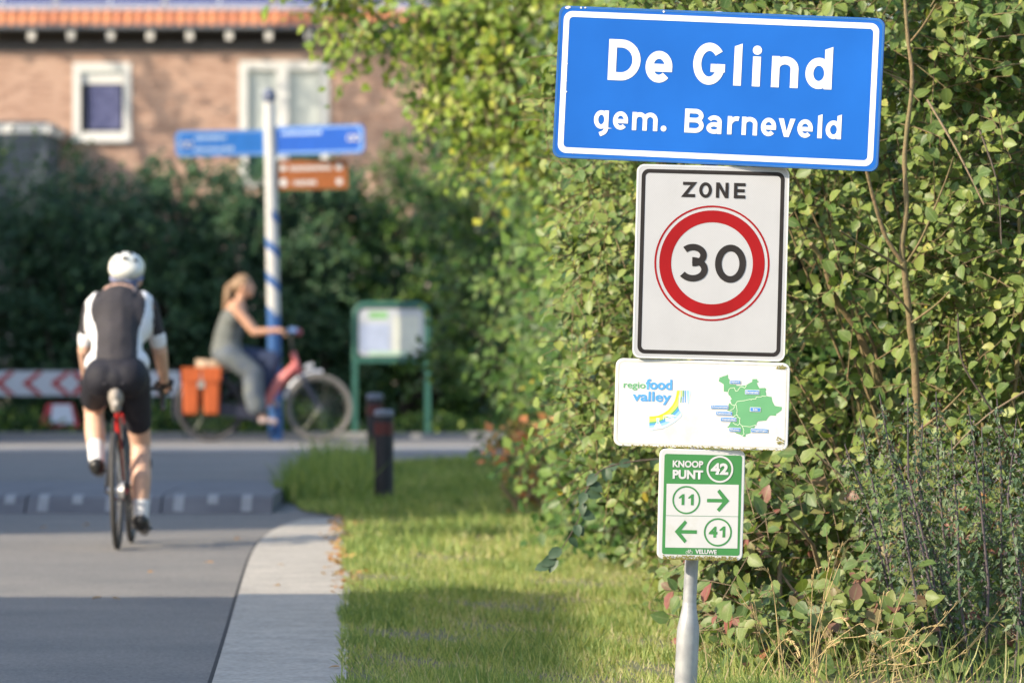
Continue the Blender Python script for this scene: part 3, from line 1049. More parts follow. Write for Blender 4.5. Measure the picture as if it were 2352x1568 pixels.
def glyph(ch, u0, u1, v0, v1, w, bot=None):
    """-> (strokes, filled polygons); v grows downwards"""
    S, P = [], []
    h = w / 2
    cu, cv = (u0 + u1) / 2, (v0 + v1) / 2
    rx, ry = (u1 - u0) / 2 - h, (v1 - v0) / 2 - h
    if ch == 'D':
        r = min((v1 - v0) / 2 - h, (u1 - u0) * .62)
        S.append([(u0, v0 + h)] + arc(u1 - h - r * .95, cv, r * .95, ry, -90, 90) + [(u0, v1 - h)])
        S.append([(u0 + h, v0), (u0 + h, v1)])
    elif ch == 'e':
        S.append(arc(cu, cv, rx, ry, 4, -316, 40))
        S.append([(u0 + w * .6, cv + h * .25), (u1 - .02 * w, cv + h * .25)])
    elif ch == 'G':
        S.append(arc(cu, cv, rx, ry, -38, -360, 44))
        S.append([(cu + .05 * (u1 - u0), cv + h), (u1, cv + h)])
    elif ch == 'l':
        P.append([(u0, v0 + w * .38), (u1, v0), (u1, v1), (u0, v1)])
    elif ch == 'i':
        P.append([(u0, v0), (u1, v0), (u1, v1), (u0, v1)])
    elif ch in '.o':
        P.append(arc(cu, cv, (u1 - u0) / 2, (v1 - v0) / 2, 0, 360, 24)[:-1])
    elif ch == 'n':
        P.append([(u0, v0), (u0 + w, v0), (u0 + w, v1), (u0, v1)])
        r = rx
        S.append(arc(cu, v0 + h + r * .85, r, r * .85, 195, 360, 16) + [(u1 - h, v1)])
    elif ch == 'm':
        P.append([(u0, v0), (u0 + w, v0), (u0 + w, v1), (u0, v1)])
        r = rx / 2
        for k in (0, 1):
            c = u0 + h + r + k * 2 * r
            S.append(arc(c, v0 + h + r, r, r, 190, 360, 14) + [(c + r, v1)])
    elif ch in 'dga':
        if ch == 'd':
            S.append(arc(cu, (bot[0] + v1) / 2, rx, (v1 - bot[0]) / 2 - h, 0, 360, 36)[:-1] + ['c'])
            P.append([(u1 - w, v0 + w * .38), (u1, v0), (u1, v1), (u1 - w, v1)])
        elif ch == 'g':
            S.append(arc(cu, cv, rx, ry, 0, 360, 36)[:-1] + ['c'])
            S.append([(u1 - h, v0), (u1 - h, v1 - h * .6)] + arc(u1 - h - w * 1.1, v1 - h * .6, w * 1.1, (bot[0] - v1) * .75, 0, 62, 8) + [(u0 + (u1 - u0) * .42, bot[0] - h)])
        else:
            S.append(arc(cu, v1 - h - ry * .52, rx, ry * .52, 0, 360, 30)[:-1] + ['c'])
            S.append(arc(cu, v0 + h + ry * .62, rx, ry * .62, 205, 360, 18) + [(u1 - h, v1)])
    elif ch == 'B':
        hh = (v1 - v0)
        m_ = v0 + hh * .47
        r1, r2 = (m_ - v0 - 0) / 2 , (v1 - m_) / 2
        S.append([(u0 + h, v0), (u0 + h, v1)])
        S.append([(u0, v0 + h)] + arc(u1 - h - r1 * 1.1, (v0 + h + m_) / 2, r1, (m_ - v0 - h) / 2, -90, 90, 14) + [(u0, m_)])
        S.append([(u0, m_)] + arc(u1 - h - r2, (m_ + v1 - h) / 2, r2, (v1 - h - m_) / 2, -90, 90, 14) + [(u0, v1 - h)])
    elif ch == 'r':
        P.append([(u0, v0), (u0 + w, v0), (u0 + w, v1), (u0, v1)])
        r = (u1 - u0) * .62
        S.append(arc(u0 + h + r, v0 + h + r, r, r, 185, 285, 12))
    elif ch == 'v':
        P.append([(u0, v0), (u0 + w * 1.12, v0), (cu, v1 - w * 1.25), (u1 - w * 1.12, v0), (u1, v0), (cu + w * .52, v1), (cu - w * .52, v1)])
    elif ch == 'Z':
        S.append([(u0, v0 + h), (u1 - h * .9, v0 + h), (u0 + h * .9, v1 - h), (u1, v1 - h)])
    elif ch in 'O0':
        S.append(arc(cu, cv, rx, ry, 0, 360, 48)[:-1] + ['c'])
    elif ch == 'N':
        P.append([(u0, v0), (u0 + w, v0), (u0 + w, v1), (u0, v1)])
        P.append([(u1 - w, v0), (u1, v0), (u1, v1), (u1 - w, v1)])
        P.append([(u0, v0), (u0 + w * 1.1, v0), (u1, v1), (u1 - w * 1.1, v1)])
    elif ch == 'E':
        P.append([(u0, v0), (u0 + w, v0), (u0 + w, v1), (u0, v1)])
        for vv in (v0 + h, cv, v1 - h):
            S.append([(u0, vv), (u1 - (w * .25 if vv == cv else 0), vv)])
    elif ch == '3':
        rt, rb = (v1 - v0) * .245, (v1 - v0) * .285
        S.append(arc(cu - .01 * w, v0 + h + rt * .87, rx * .86, rt * .87, -140, 80, 26) + [(cu - w * .1, v0 + h + rt * 1.74)])
        S.append([(cu - w * .12, v1 - h - rb * 1.68)] + arc(cu - .02 * w, v1 - h - rb * .84, rx * .98, rb * .84, -85, 148, 28))
    return S, P

def put_glyphs(sg, items, k, m):
    """items: (char, u0,u1,v0,v1,w[,bot]) in crop pixels from the top left corner; k = crop pixels per metre"""
    for it in items:
        S, P = glyph(*it)
        mb = MB()
        lay = 2.0
        f = lambda p: (p[0] / k - sg.W / 2, sg.H / 2 - p[1] / k)
        for st in S:
            closed = st[-1] == 'c'
            pts = [f(p) for p in (st[:-1] if closed else st)]
            sg.ribbon(mb, pts, it[5] / k, lay, closed)
            lay += 0.25
        for po in P:
            mb.add([(f(p)[0], sg.y(lay), f(p)[1]) for p in po], [tuple(range(len(po)))])
            lay += 0.25
        obj('letter', mb, m, sg.root, fix=False)

# --- pole
pole_b = Vector((0.603, DS + 0.062, 0.0))
pole_t = Vector((0.722, DS + 0.062, 2.405))
pole = thing('sign_pole', 'leaning galvanised steel pole carrying the stack of signs', 'pole', pole_b)
def pp(z):
    return (pole_t - pole_b) * (z / pole_t.z)
obj('lower_tube', MB().tube([pp(-.05 + 0.05), pp(.235), pp(.26), pp(.29), pp(.325), pp(.345)], [.0395, .0395, .038, .032, .0262, .0242], 20), M_GALV, pole, smooth=True)
obj('upper_tube', MB().tube([pp(.343), pp(2.38)], .0238, 20), M_GALV, pole, smooth=True)
obj('cap', MB().ell(pp(2.385), (.031, .031, .022)), mat('grey cap', (.42, .43, .43), .5), pole, smooth=True)
for z in (.56, .80, 1.0, 1.12, 1.25, 1.68, 1.98, 2.28):
    obj('clamp', MB().box(pp(z) + Vector((0, -.012, 0)), (.075, .055, .03)), M_GALV, pole)

# --- town sign
KT = 1877.0
ts = Sign('town_sign', 'large blue town sign with white lettering at the top of the pole', 'sign', (2160 + 118 * .6122, 30 * .6122), 2.75, 1.141, .531, -9, P_BLUE, r=.028, rim_m=M_ALU)
W_, H_ = ts.W, ts.H
o_, i_ = rrect(W_ - 2 * 33.5 / KT, H_ - 2 * 33.5 / KT, .030), rrect(W_ - 2 * 71 / KT, H_ - 2 * 71 / KT, .014)
ts.band('border', o_, i_, P_WHITE, 1)
o_, i_ = rrect(W_ - .002, H_ - .002, .028), rrect(W_ - 2 * 15 / KT, H_ - 2 * 15 / KT, .026)
ts.band('edge_band', o_, i_, P_BLUE_RIM, 1)
put_glyphs(ts, [('D', 342, 554, 206, 474, 53), ('e', 589, 766, 271, 478, 51), ('G', 902, 1112, 204, 478, 53), ('l', 1170, 1221, 201, 476, 51),
                ('i', 1293, 1345, 281, 476, 52), ('o', 1289, 1349, 210, 270, 10), ('n', 1418, 1594, 273, 476, 52), ('d', 1640, 1815, 199, 476, 52, (272,)),
                ('g', 265, 362, 674, 795, 29, (846,)), ('e', 391, 491, 676, 796, 28), ('m', 518, 686, 676, 795, 29), ('.', 708, 746, 757, 795, 10),
                ('B', 864, 990, 639, 795, 30), ('a', 1009, 1108, 676, 796, 28), ('r', 1146, 1222, 676, 795, 29), ('n', 1240, 1342, 676, 795, 29),
                ('e', 1366, 1466, 676, 796, 28), ('v', 1480, 1590, 676, 796, 30), ('e', 1605, 1706, 676, 796, 28), ('l', 1737, 1766, 638, 795, 29), ('d', 1790, 1892, 635, 796, 29, (676,))], KT, P_WHITE)
# chips and lichen on the town sign
for (cx_, cy_, r_) in ((172, 45, 16), (186, 42, 9), (262, 46, 9), (290, 46, 9), (808, 76, 9), (206, 992, 9), (160, 525, 10), (162, 595, 9), (170, 410, 6), (150, 800, 6)):
    p = ts.L(2160 + cx_ * .6122, cy_ * .6122)
    pts = [(p[0] + r_ / KT * random.uniform(.5, 1.1) * cos(a), p[1] + r_ / KT * random.uniform(.5, 1.1) * sin(a)) for a in np.linspace(0, 2 * pi, 8)[:-1]]
    ts.poly('paint_chip', pts, P_CREAM, 3)

# --- 30 zone sign
KZ = 2002.0
zs = Sign('speed_zone_sign', 'white speed zone sign with red ring around the number 30', 'sign', (2400 + 258 * .574, 600 + 98 * .574), 1.45, .531, .674, 1.5, P_RETRO, r=.026)
o_, i_ = rrect(zs.W - 2 * 33 / KZ, zs.H - 2 * 33 / KZ, .025), rrect(zs.W - 2 * 60 / KZ, zs.H - 2 * 60 / KZ, .014)
zs.band('border', o_, i_, P_BLACK, 1)
o_, i_ = rrect(zs.W - .001, zs.H - .001, .026), rrect(zs.W - 2 * 12 / KZ, zs.H - 2 * 12 / KZ, .022)
zs.band('edge_band', o_, i_, P_WHITE, 1)
zc = (538 / KZ - zs.W / 2, zs.H / 2 - 678 / KZ)
zs.band('red_ring', zs.circ(*zc, 368 / KZ), zs.circ(*zc, 285 / KZ), P_RED, 1)
zs.band('thin_red_ring', zs.circ(*zc, 402 / KZ), zs.circ(*zc, 389 / KZ), P_RED, 1)
put_glyphs(zs, [('Z', 322, 408, 116, 222, 22), ('O', 436, 524, 116, 224, 22), ('N', 553, 640, 115, 222, 22), ('E', 678, 758, 115, 222, 22),
                ('3', 298, 512, 546, 808, 45), ('0', 559, 775, 545, 810, 46)], KZ, P_BLACK)

# --- region sign
RS = .17857
rs = Sign('region_sign', 'white sign with green map and regional logo below the speed sign', 'sign', (2430 + 105 * .3274, 1410 + 65 * .3274), 1.7, .606, .3055, -2, P_CREAM, r=.026)
RL = lambda x, y: rs.L(2480 + x * RS, 1480 + y * RS)
RM = lambda x, y: rs.L(2820 + x * RS, 1480 + y * RS)
TM = lambda body, x0, y0, x1, y1, *a, **k: rs.text(body, 2820 + x0 * RS, 1480 + y0 * RS, 2820 + x1 * RS, 1480 + y1 * RS, *a, **k)
TL = lambda body, x0, y0, x1, y1, *a, **k: rs.text(body, 2480 + x0 * RS, 1480 + y0 * RS, 2480 + x1 * RS, 1480 + y1 * RS, *a, **k)
edge = MB()
ei = rrect(rs.W - .022, rs.H - .020, .02)
rs.ribbon(edge, ei, .0012, 1, True)
obj('pressed_edge', edge, mat('grime line', (.42, .40, .30), .7, var=.3, scale=60), rs.root, fix=False)
out = [(330, 152), (352, 158), (415, 130), (465, 122), (500, 97), (518, 115), (515, 160), (528, 190), (560, 210), (560, 310), (690, 320), (705, 345), (800, 348), (915, 335), (985, 290), (1055, 258), (1058, 198), (1168, 195), (1170, 238), (1198, 240), (1198, 270), (1160, 272), (1170, 320), (1215, 400), (1345, 393), (1375, 432), (1350, 465), (1370, 520), (1368, 575), (1490, 595), (1505, 690), (1560, 795), (1722, 822), (1710, 895), (1620, 962), (1592, 965), (1588, 1018), (1470, 1010), (1430, 1030), (1365, 1125), (1190, 1140), (1165, 1165), (1145, 1225), (1118, 1240), (1100, 1320), (1035, 1390), (980, 1418), (915, 1430), (905, 1480), (880, 1492), (820, 1460), (790, 1440), (690, 1405), (660, 1380), (540, 1300), (495, 1270), (530, 1245), (580, 1155), (620, 1130), (640, 1040), (610, 1000), (600, 930), (545, 912), (490, 890), (525, 860), (525, 770), (545, 735), (582, 742), (585, 710), (560, 680), (600, 640), (570, 600), (560, 570), (530, 560), (520, 515), (515, 485), (420, 475), (418, 315), (340, 265), (305, 250)]
mp = rs.poly('map', [RM(*p) for p in out][::-1], P_MAP, 1)
lines = [[(520, 490), (535, 430), (570, 400), (660, 392), (668, 430), (690, 468), (740, 455), (745, 420), (770, 410), (780, 380), (830, 370), (890, 398), (915, 360), (925, 335)],
         [(1370, 582), (1285, 575), (1250, 598), (1145, 598), (1140, 640), (1050, 645), (1040, 660), (1000, 650), (870, 680), (740, 695), (720, 700), (690, 745), (690, 770), (640, 780), (610, 780), (590, 755), (545, 725)],
         [(695, 770), (710, 850), (718, 900), (708, 1005), (735, 1010), (735, 1045), (785, 1075), (775, 1120), (780, 1200), (830, 1245), (870, 1340), (860, 1380), (875, 1430), (825, 1460)],
         [(650, 785), (655, 830), (630, 870), (590, 885), (555, 910)], [(708, 1005), (665, 1015), (640, 1045)], [(780, 1185), (735, 1235), (690, 1205), (680, 1220), (625, 1165)], [(830, 1240), (870, 1250), (1010, 1265), (1145, 1220)]]
for k, ln in enumerate(lines):
    mb = MB()
    rs.ribbon(mb, [RM(*p) for p in ln], .0021, 2 + .1 * k)
    obj('boundary_line', mb, P_MAPLINE, rs.root, fix=False)
for body, x0, y0, x1, y1, tx in (('Nijkerk', 562, 232, 785, 298, 12), ('Barneveld', 905, 450, 1207, 530, 14), ('Scherpenzeel', 135, 788, 518, 858, 12), ('Ede', 1015, 838, 1237, 918, 60),
                                 ('Renswoude', 250, 930, 600, 1002, 20), ('Veenendaal', 352, 1062, 695, 1135, 14), ('Rhenen', 545, 1292, 787, 1365, 20), ('Wageningen', 1035, 1312, 1400, 1385, 14)):
    a = RM((x0 + x1) / 2, (y0 + y1) / 2)
    w_, h_ = (x1 - x0) * RS / SPM, (y1 - y0) * RS / SPM
    lb = rs.poly('name_plate', rrect(w_ + .0035, h_ + .0035, .0018, 4, *a), P_WHITE, 3)
    rs.poly('plate_fill', rrect(w_, h_, .0013, 4, *a), P_LBL, 4, parent=lb)
    desc = any(c in body for c in 'jpg')
    TM(body, x0 + tx, y0 + 12, x1 - tx, y1 - (8 if desc else 14), P_WHITE, bold=.025, layer=5, parent=lb)
TL('regio', 80, 262, 570, 447, P_LOGOG, bold=.012)
TL('food', 580, 200, 1172, 440, P_LOGOB, bold=.035)
TL('valley', 280, 478, 1148, 768, P_LOGOB, bold=.025)
c_y0 = [(1278, 455), (1262, 560), (1230, 680), (1170, 790), (1080, 890), (980, 960), (860, 1015), (750, 1032), (660, 1035)]
c_y1 = [(1325, 455), (1310, 560), (1270, 690), (1200, 810), (1110, 920), (1000, 1010), (880, 1060), (760, 1078), (660, 1082)]
c_l1 = [(1342, 455), (1312, 600), (1300, 795), (1245, 865), (1180, 935), (1060, 1040), (900, 1120), (780, 1150), (660, 1160)]
c_g1 = [(1304, 840), (1260, 900), (1180, 985), (1040, 1075), (900, 1150), (780, 1185), (658, 1192)]
c_b1 = [(1330, 900), (1200, 1030), (1000, 1160), (850, 1210), (656, 1240)]
c_m1 = [(1366, 950), (1240, 1080), (1060, 1200), (900, 1260), (655, 1285)]
c_p1 = [(1387, 1010), (1365, 1045), (1230, 1160), (1060, 1260), (950, 1305), (655, 1355)]
for k, (a, b, m_) in enumerate(((c_y0, c_y1, P_YEL), (c_y1, c_l1, P_LIME), (c_l1[2:], c_g1, P_LOGOG), (c_g1, c_b1, P_LOGOB), (c_b1, c_m1, P_SKY), (c_m1, c_p1, P_PALE))):
    pts = [RL(*p) for p in a] + [RL(*p) for p in b[::-1]]
    rs.poly('logo_band', pts, m_, 1 + .08 * k)
for pts, m_ in (([(1362, 455), (1388, 455), (1380, 600), (1358, 600)], P_LIME), ([(1358, 600), (1382, 600), (1372, 720), (1350, 725)], P_LOGOG), ([(1402, 455), (1430, 455), (1427, 590), (1402, 590)], P_LOGOG), ([(1402, 592), (1427, 592), (1420, 730), (1400, 730)], P_LOGOB),
                ([(1445, 455), (1472, 455), (1472, 725), (1455, 725)], P_LOGOB), ([(1490, 455), (1550, 455), (1525, 790)], P_SKY), ([(1551, 455), (1595, 455), (1526, 785)], P_PALE)):
    rs.poly('logo_stripe', [RL(*p) for p in pts], m_, 1)
for pts in ([(810, 1065), (888, 1065), (880, 1150), (962, 1310), (735, 1328), (820, 1150)], [(960, 1015), (1130, 985), (1288, 1025), (1120, 1058)], [(1015, 1058), (1120, 1074), (1215, 1056), (1215, 1140), (1120, 1155), (1020, 1140)], [(972, 1010), (988, 1010), (988, 1105), (972, 1105)]):
    rs.poly('logo_symbol', [RL(*p) for p in pts], P_WHITE, 2)
rs.poly('logo_symbol', [RL(*p) for p in ((836, 1085), (864, 1085), (858, 1150), (880, 1200), (814, 1200), (838, 1150))], P_SKY, 2.3)
for p in ((830, 1235), (843, 1300), (878, 1285)):
    c = RL(*p)
    rs.poly('logo_symbol', rs.circ(c[0], c[1], .0016, 10), P_SKY, 2.3)

# --- cycle junction sign
KN = 3466.0
ns_ = Sign('cycle_route_sign', 'green and white cycle junction sign lowest on the pole', 'sign', (2550 + 265 * .33156, 1760 + 97 * .33156), 1.55, .2995, .384, 7, P_CREAM, r=.022)
NL = lambda x, y: ns_.L(2550 + x * .33156, 1760 + y * .33156)
def NT(body, x0, y0, x1, y1, m, **k):
    return ns_.text(body, 2550 + x0 * .33156, 1760 + y0 * .33156, 2550 + x1 * .33156, 1760 + y1 * .33156, m, **k)
a, b = NL(315, 150), NL(1238, 1396)
gw, gh, gc = b[0] - a[0] - .003, a[1] - b[1] - .004, ((a[0] + b[0]) / 2 - .001, (a[1] + b[1]) / 2 - .001)
ns_.poly('green_field', rrect(gw, gh, .008, 5, *gc), P_GREEN, 1)
c0, c1, c2, c3 = NL(341, 520), NL(1221, 537), NL(1204, 1305), NL(323, 1288)
ns_.poly('white_field', [c0, c3, c2, c1], P_CREAM, 2)
mb = MB()
ns_.ribbon(mb, [NL(333, 903), NL(1213, 920)], .0012, 3)
obj('divider', mb, P_GREEN, ns_.root, fix=False)
for (cx_, cy_, ro, ri, m_) in ((990, 349, 163, 140, P_CREAM), (580, 717, 170, 151, P_GREEN), (965, 1108, 171, 151, P_GREEN)):
    c = NL(cx_, cy_)
    ns_.band('number_ring', ns_.circ(*c, ro / KN), ns_.circ(*c, ri / KN), m_, 3)
NT('KNOOP', 414, 243, 787, 327, P_CREAM, bold=.04, layer=3)
NT('PUNT', 414, 357, 785, 467, P_CREAM, bold=.045, layer=3)
NT('42', 878, 275, 1094, 415, P_CREAM, bold=.045, layer=3)
NT('4', 855, 1037, 960, 1170, P_GREEN, bold=.045, layer=3)
for x0, x1, oy in ((484, 558, 0), (598, 672, 2), (981, 1057, 391)):
    pts = [(x1 - 36, 690), (x0 + 8, 694), (x0, 682), (x1 - 24, 647), (x1, 647), (x1 - 3, 777), (x1 - 36, 777)]
    pts = [(x0, 690), (x0 + 48, 647), (x1, 645), (x1 - 3, 778), (x1 - 37, 778), (x1 - 34, 688), (x0 + 14, 700)]
    ns_.poly('numeral', [NL(p[0], p[1] + oy) for p in pts][::-1], P_GREEN, 3)
ns_.poly('arrow', [NL(*p) for p in ((833, 703), (1020, 706), (957, 618), (987, 589), (1105, 730), (980, 863), (952, 834), (1022, 748), (832, 745))][::-1], P_GREEN, 3)
ns_.poly('arrow', [NL(*p) for p in ((709, 1081), (520, 1078), (591, 990), (563, 961), (438, 1097), (558, 1238), (585, 1206), (517, 1121), (708, 1124))], P_GREEN, 3)
NT('VELUWE', 690, 1316, 950, 1370, P_CREAM, bold=.035, layer=3)
bk = MB()
for cx_ in (593, 637):
    c = NL(cx_, 1349)
    ns_.ribbon(bk, ns_.circ(*c, 18 / KN, 20), 4.5 / KN, 3 + .1 * (cx_ > 600), True)
for ln in ([(593, 1349), (606, 1322), (630, 1322), (617, 1349), (606, 1322)], [(637, 1349), (627, 1316), (636, 1316)], [(617, 1349), (593, 1349)], [(600, 1317), (612, 1317)]):
    ns_.ribbon(bk, [NL(*p) for p in ln], 4.5 / KN, 3.3)
obj('bicycle_symbol', bk, P_CREAM, ns_.root, fix=False)
# moss along the lower edges of the two lowest signs, stain at the map sign's corner
def moss(sg, x0, x1, z0, h, n, layer=3):
    mb = MB()
    for i in range(n):
        x = random.uniform(x0, x1)
        r_ = random.uniform(.0008, .0028)
        zz = z0 + random.random() ** 2 * h
        mb.add([(x + r_ * 1.5 * cos(a), sg.y(layer) - .0002 * (i % 5), zz + r_ * sin(a)) for a in np.linspace(0, 2 * pi, 6)[:-1]], [(0, 1, 2, 3, 4)])
    o = obj('moss', mb, P_MOSS, sg.root, fix=False)
    o['kind'] = 'stuff'
moss(ns_, -ns_.W / 2 + .02, ns_.W / 2 - .02, -ns_.H / 2 + .001, .013, 420)
moss(rs, -rs.W / 2 + .02, rs.W / 2 - .015, -rs.H / 2 + .001, .006, 170)
moss(rs, rs.W / 2 - .05, rs.W / 2 - .015, rs.H / 2 - .02, .012, 40)
c = RM(1680, 1560)
moss(rs, c[0] - .014, c[0] + .012, c[1] - .014, .026, 34)

# ------------------------------------------------------------------ finger post
FD = FPX / 218.0
M_FPW = mat('finger post white', (.50, .495, .47), .5, var=.08, scale=4)
M_FPB = mat('finger post blue', (.035, .11, .30), .5, var=.1)
M_ARMT = mat('arm lettering', (.34, .46, .62), .5, var=.05)
M_ARMB = mat('arm border', (.16, .30, .56), .5, var=.05)
P_ARM = mat('arm blue', (.025, .15, .46), .4, var=.08)
P_BROWN = mat('arm brown', (.29, .09, .022), .45, var=.1)
fb = Vector(((634 - 1176) / 218, FD, 0))
fp = thing('finger_post', 'white finger post with blue spiral band, two blue arms and a brown arm', 'signpost', fb, (0, radians(-1.1), 0))
zt = CAM_H + (YH - 235) / 218
obj('post', MB().tube([(0, 0, 1.32), (0, 0, zt)], [.068, .062], 20), M_FPW, fp, smooth=True)
obj('post_foot', MB().tube([(0, 0, 0), (0, 0, 1.32)], [.072, .069], 20), M_FPB, fp, smooth=True)
obj('finial', MB().ell((0, 0, zt + .06), (.075, .075, .09)), mat('finial', (.10, .12, .18), .5), fp, smooth=True)
sb = MB()
for turn in range(3):
    zz = 1.42 + turn * .36
    n = 16
    vs = []
    for i in range(n + 1):
        th = -pi / 2 + 2 * pi * i / n
        for dz in (0, .10):
            vs.append((.0705 * cos(th), .0705 * sin(th), zz + dz - .36 * i / n + .2))
    sb.add(vs, [(2 * i, 2 * i + 2, 2 * i + 3, 2 * i + 1) for i in range(n)])
obj('spiral_band', sb, M_FPB, fp, fix=False)
def arm(name, x0, x1, z0, z1, m, yaw, tipside, rows, col_txt, border=None):
    """arm fixed to the post; local x outwards"""
    s_ = 1 if x1 > x0 else -1
    Lx = abs(x1 - x0)
    hh = z1 - z0
    pts = [(0, z0), (s_ * (Lx - .035), z0), (s_ * Lx, (z0 + z1) / 2 - hh * .34), (s_ * Lx, (z0 + z1) / 2 + hh * .34), (s_ * (Lx - .035), z1), (0, z1)]
    a_ = obj(name, MB().prism(pts, -.018, .018), m, fp, loc=(s_ * .05, 0, 0), rot=(0, 0, radians(yaw)))
    ou = [(p[0] * .985, (p[1] - (z0 + z1) / 2) * .95 + (z0 + z1) / 2) for p in pts]
    inn = [(p[0] * .955 if abs(p[0]) > .05 else s_ * .03, (p[1] - (z0 + z1) / 2) * .78 + (z0 + z1) / 2) for p in pts]
    n = len(ou)
    if border:
        obj('border', MB().add([(p[0], -.0188, p[1]) for p in ou] + [(p[0], -.0188, p[1]) for p in inn], [(i, (i + 1) % n, n + (i + 1) % n, n + i) for i in range(n)]), border, a_)
    mb = MB()
    for (xa, xb, zc_, th) in rows:
        x = xa
        while x < xb:
            wd = random.uniform(.018, .034)
            hh_ = th * random.uniform(.75, 1.15)
            mb.add([(s_ * x, -.0195, zc_ - th / 2), (s_ * (x + wd), -.0195, zc_ - th / 2), (s_ * (x + wd), -.0195, zc_ - th / 2 + hh_), (s_ * x, -.0195, zc_ - th / 2 + hh_)], [(0, 1, 2, 3)])
            x += wd + .010
    o = obj('lettering', mb, col_txt, a_)
    return a_
zz = lambda y: CAM_H + (YH - y) / 218
aL = arm('arm', 0, -.95, zz(357), zz(297), P_ARM, 6, -1, ((.42, .72, zz(315), .045), (.34, .74, zz(340), .045)), M_ARMT, M_ARMB)
obj('bicycle_symbol', MB().ring((-.86, -.02, zz(329)), .03, .006, (0, 1, 0), 16, 6).ring((-.80, -.02, zz(329)), .03, .006, (0, 1, 0), 16, 6), M_WHITE, aL)
aR = arm('arm', 0, .98, zz(357), zz(291), mat('arm deep blue', (.010, .085, .40), .4, var=.08), -14, 1, ((.08, .50, zz(308), .04),), M_ARMT, M_ARMB)
obj('bicycle_symbol', MB().ring((.83, -.02, zz(322)), .03, .008, (0, 1, 0), 16, 6).ring((.90, -.02, zz(322)), .03, .008, (0, 1, 0), 16, 6), M_WHITE, aR)
aB = obj('brown_arm', MB().box((.40, 0, zz(403)), (.74, .036, zz(370) - zz(437))), P_BROWN, fp, loc=(.04, 0, 0))
mb = MB()
for (xa, xb, y_) in ((.16, .60, 388), (.2, .42, 421)):
    x = xa
    while x < xb:
        wd = random.uniform(.018, .034)
        mb.box((x + wd / 2, -.0195, zz(y_)), (wd, .002, .045))
        x += wd + .01
obj('lettering', mb, M_WHITE, aB)
for (x_, y_, r_) in ((.09, 387, .032), (.09, 420, .042), (.68, 387, .034), (.68, 420, .034)):
    obj('symbol_disc', MB().tube([(x_, -.0182, zz(y_)), (x_, -.021, zz(y_))], r_, 16), M_WHITE, aB)

# ------------------------------------------------------------------ notice board
ND = FPX / 215.0
M_NBG = mat('notice board green', (.032, .115, .085), .5, var=.12)
nx0, nx1 = (815 - 1176) / 215, (982 - 1176) / 215
nb = thing('notice_board', 'green framed notice board on two legs beside the path', 'notice board', ((nx0 + nx1) / 2, ND, 0))
hw = (nx1 - nx0) / 2
nz = lambda y: CAM_H + (YH - y) / 215
for sgn in (-1, 1):
    obj('leg', MB().box((sgn * hw, 0, nz(826) / 2), (.062, .06, nz(826))), M_NBG, nb)
fr = MB()
top, bot = nz(700), nz(826)
pts = [(-hw, bot)] + [(-hw + .12 - .12 * cos(a), top - .12 + .12 * sin(a)) for a in np.linspace(0, pi / 2, 6)] + [(hw - .12 + .12 * sin(a), top - .12 + .12 * cos(a)) for a in np.linspace(0, pi / 2, 6)] + [(hw, bot)]
fr.tube([(p[0], 0, p[1]) for p in pts], .034, 8)
obj('frame', fr, M_NBG, nb, smooth=True)
obj('bottom_rail', MB().box((0, 0, bot), (2 * hw - .06, .06, .06)), M_NBG, nb)
bd = obj('board', MB().prism(rrect(2 * hw - .075, top - bot - .08, .06, 4, 0, (top + bot) / 2), -.012, .02), mat('board white', (.46, .48, .50), .35, var=.08, scale=3), nb)
obj('poster', MB().box((-hw * .45, -.0135, (top + bot) / 2 - .06), (hw * .8, .002, .30)), mat('poster blue grey', (.38, .43, .55), .4, var=.12, scale=6), bd)
obj('poster', MB().box((-hw * .35, -.0135, top - .11), (hw * .5, .002, .07)), mat('poster green', (.22, .45, .18), .4), bd)
obj('poster', MB().box((hw * .42, -.0135, (top + bot) / 2 - .02), (hw * .72, .002, .40)), mat('poster cream', (.60, .61, .52), .4, var=.1, scale=5), bd)
obj('poster', MB().box((-.02, -.0135, bot + .07), (hw * 1.1, .003, .04)), mat('poster pale green', (.42, .58, .42), .4), bd)

# ------------------------------------------------------------------ bollards
M_BOL = mat('black recycled plastic', (.018, .019, .024), .55, var=.25)
M_BRED = mat('red reflector', (.085, .018, .016), .45, var=.2)
M_BTOP = mat('grey cap reflector', (.17, .19, .235), .4, var=.12)
def bollard(loc, label, hgt=.65):
    r_ = .068
    b_ = thing('bollard', label, 'bollard', loc, group='bollards on the verge')
    obj('post', MB().tube([(0, 0, -.02), (0, 0, hgt - .045)], r_, 20), M_BOL, b_, smooth=True)
    obj('reflective_band', MB().tube([(0, 0, hgt - .18), (0, 0, hgt - .09)], r_ + .002, 20), M_BRED, b_, smooth=True)
    obj('top', MB().tube([(0, 0, hgt - .044), (0, 0, hgt - .012), (0, 0, hgt)], [r_ + .003, r_ + .003, r_ * .8], 20), M_BTOP, b_)
    return b_
b1 = bollard(((882 - 1176) / 322, FPX / 322, .01), 'nearer black bollard with red band and grey top on the grass')
b2 = copy_tree(b1)
b2.location = ((861 - 1176) / 270, FPX / 270, .01)
b2['label'] = 'farther black bollard partly hidden behind the nearer one'

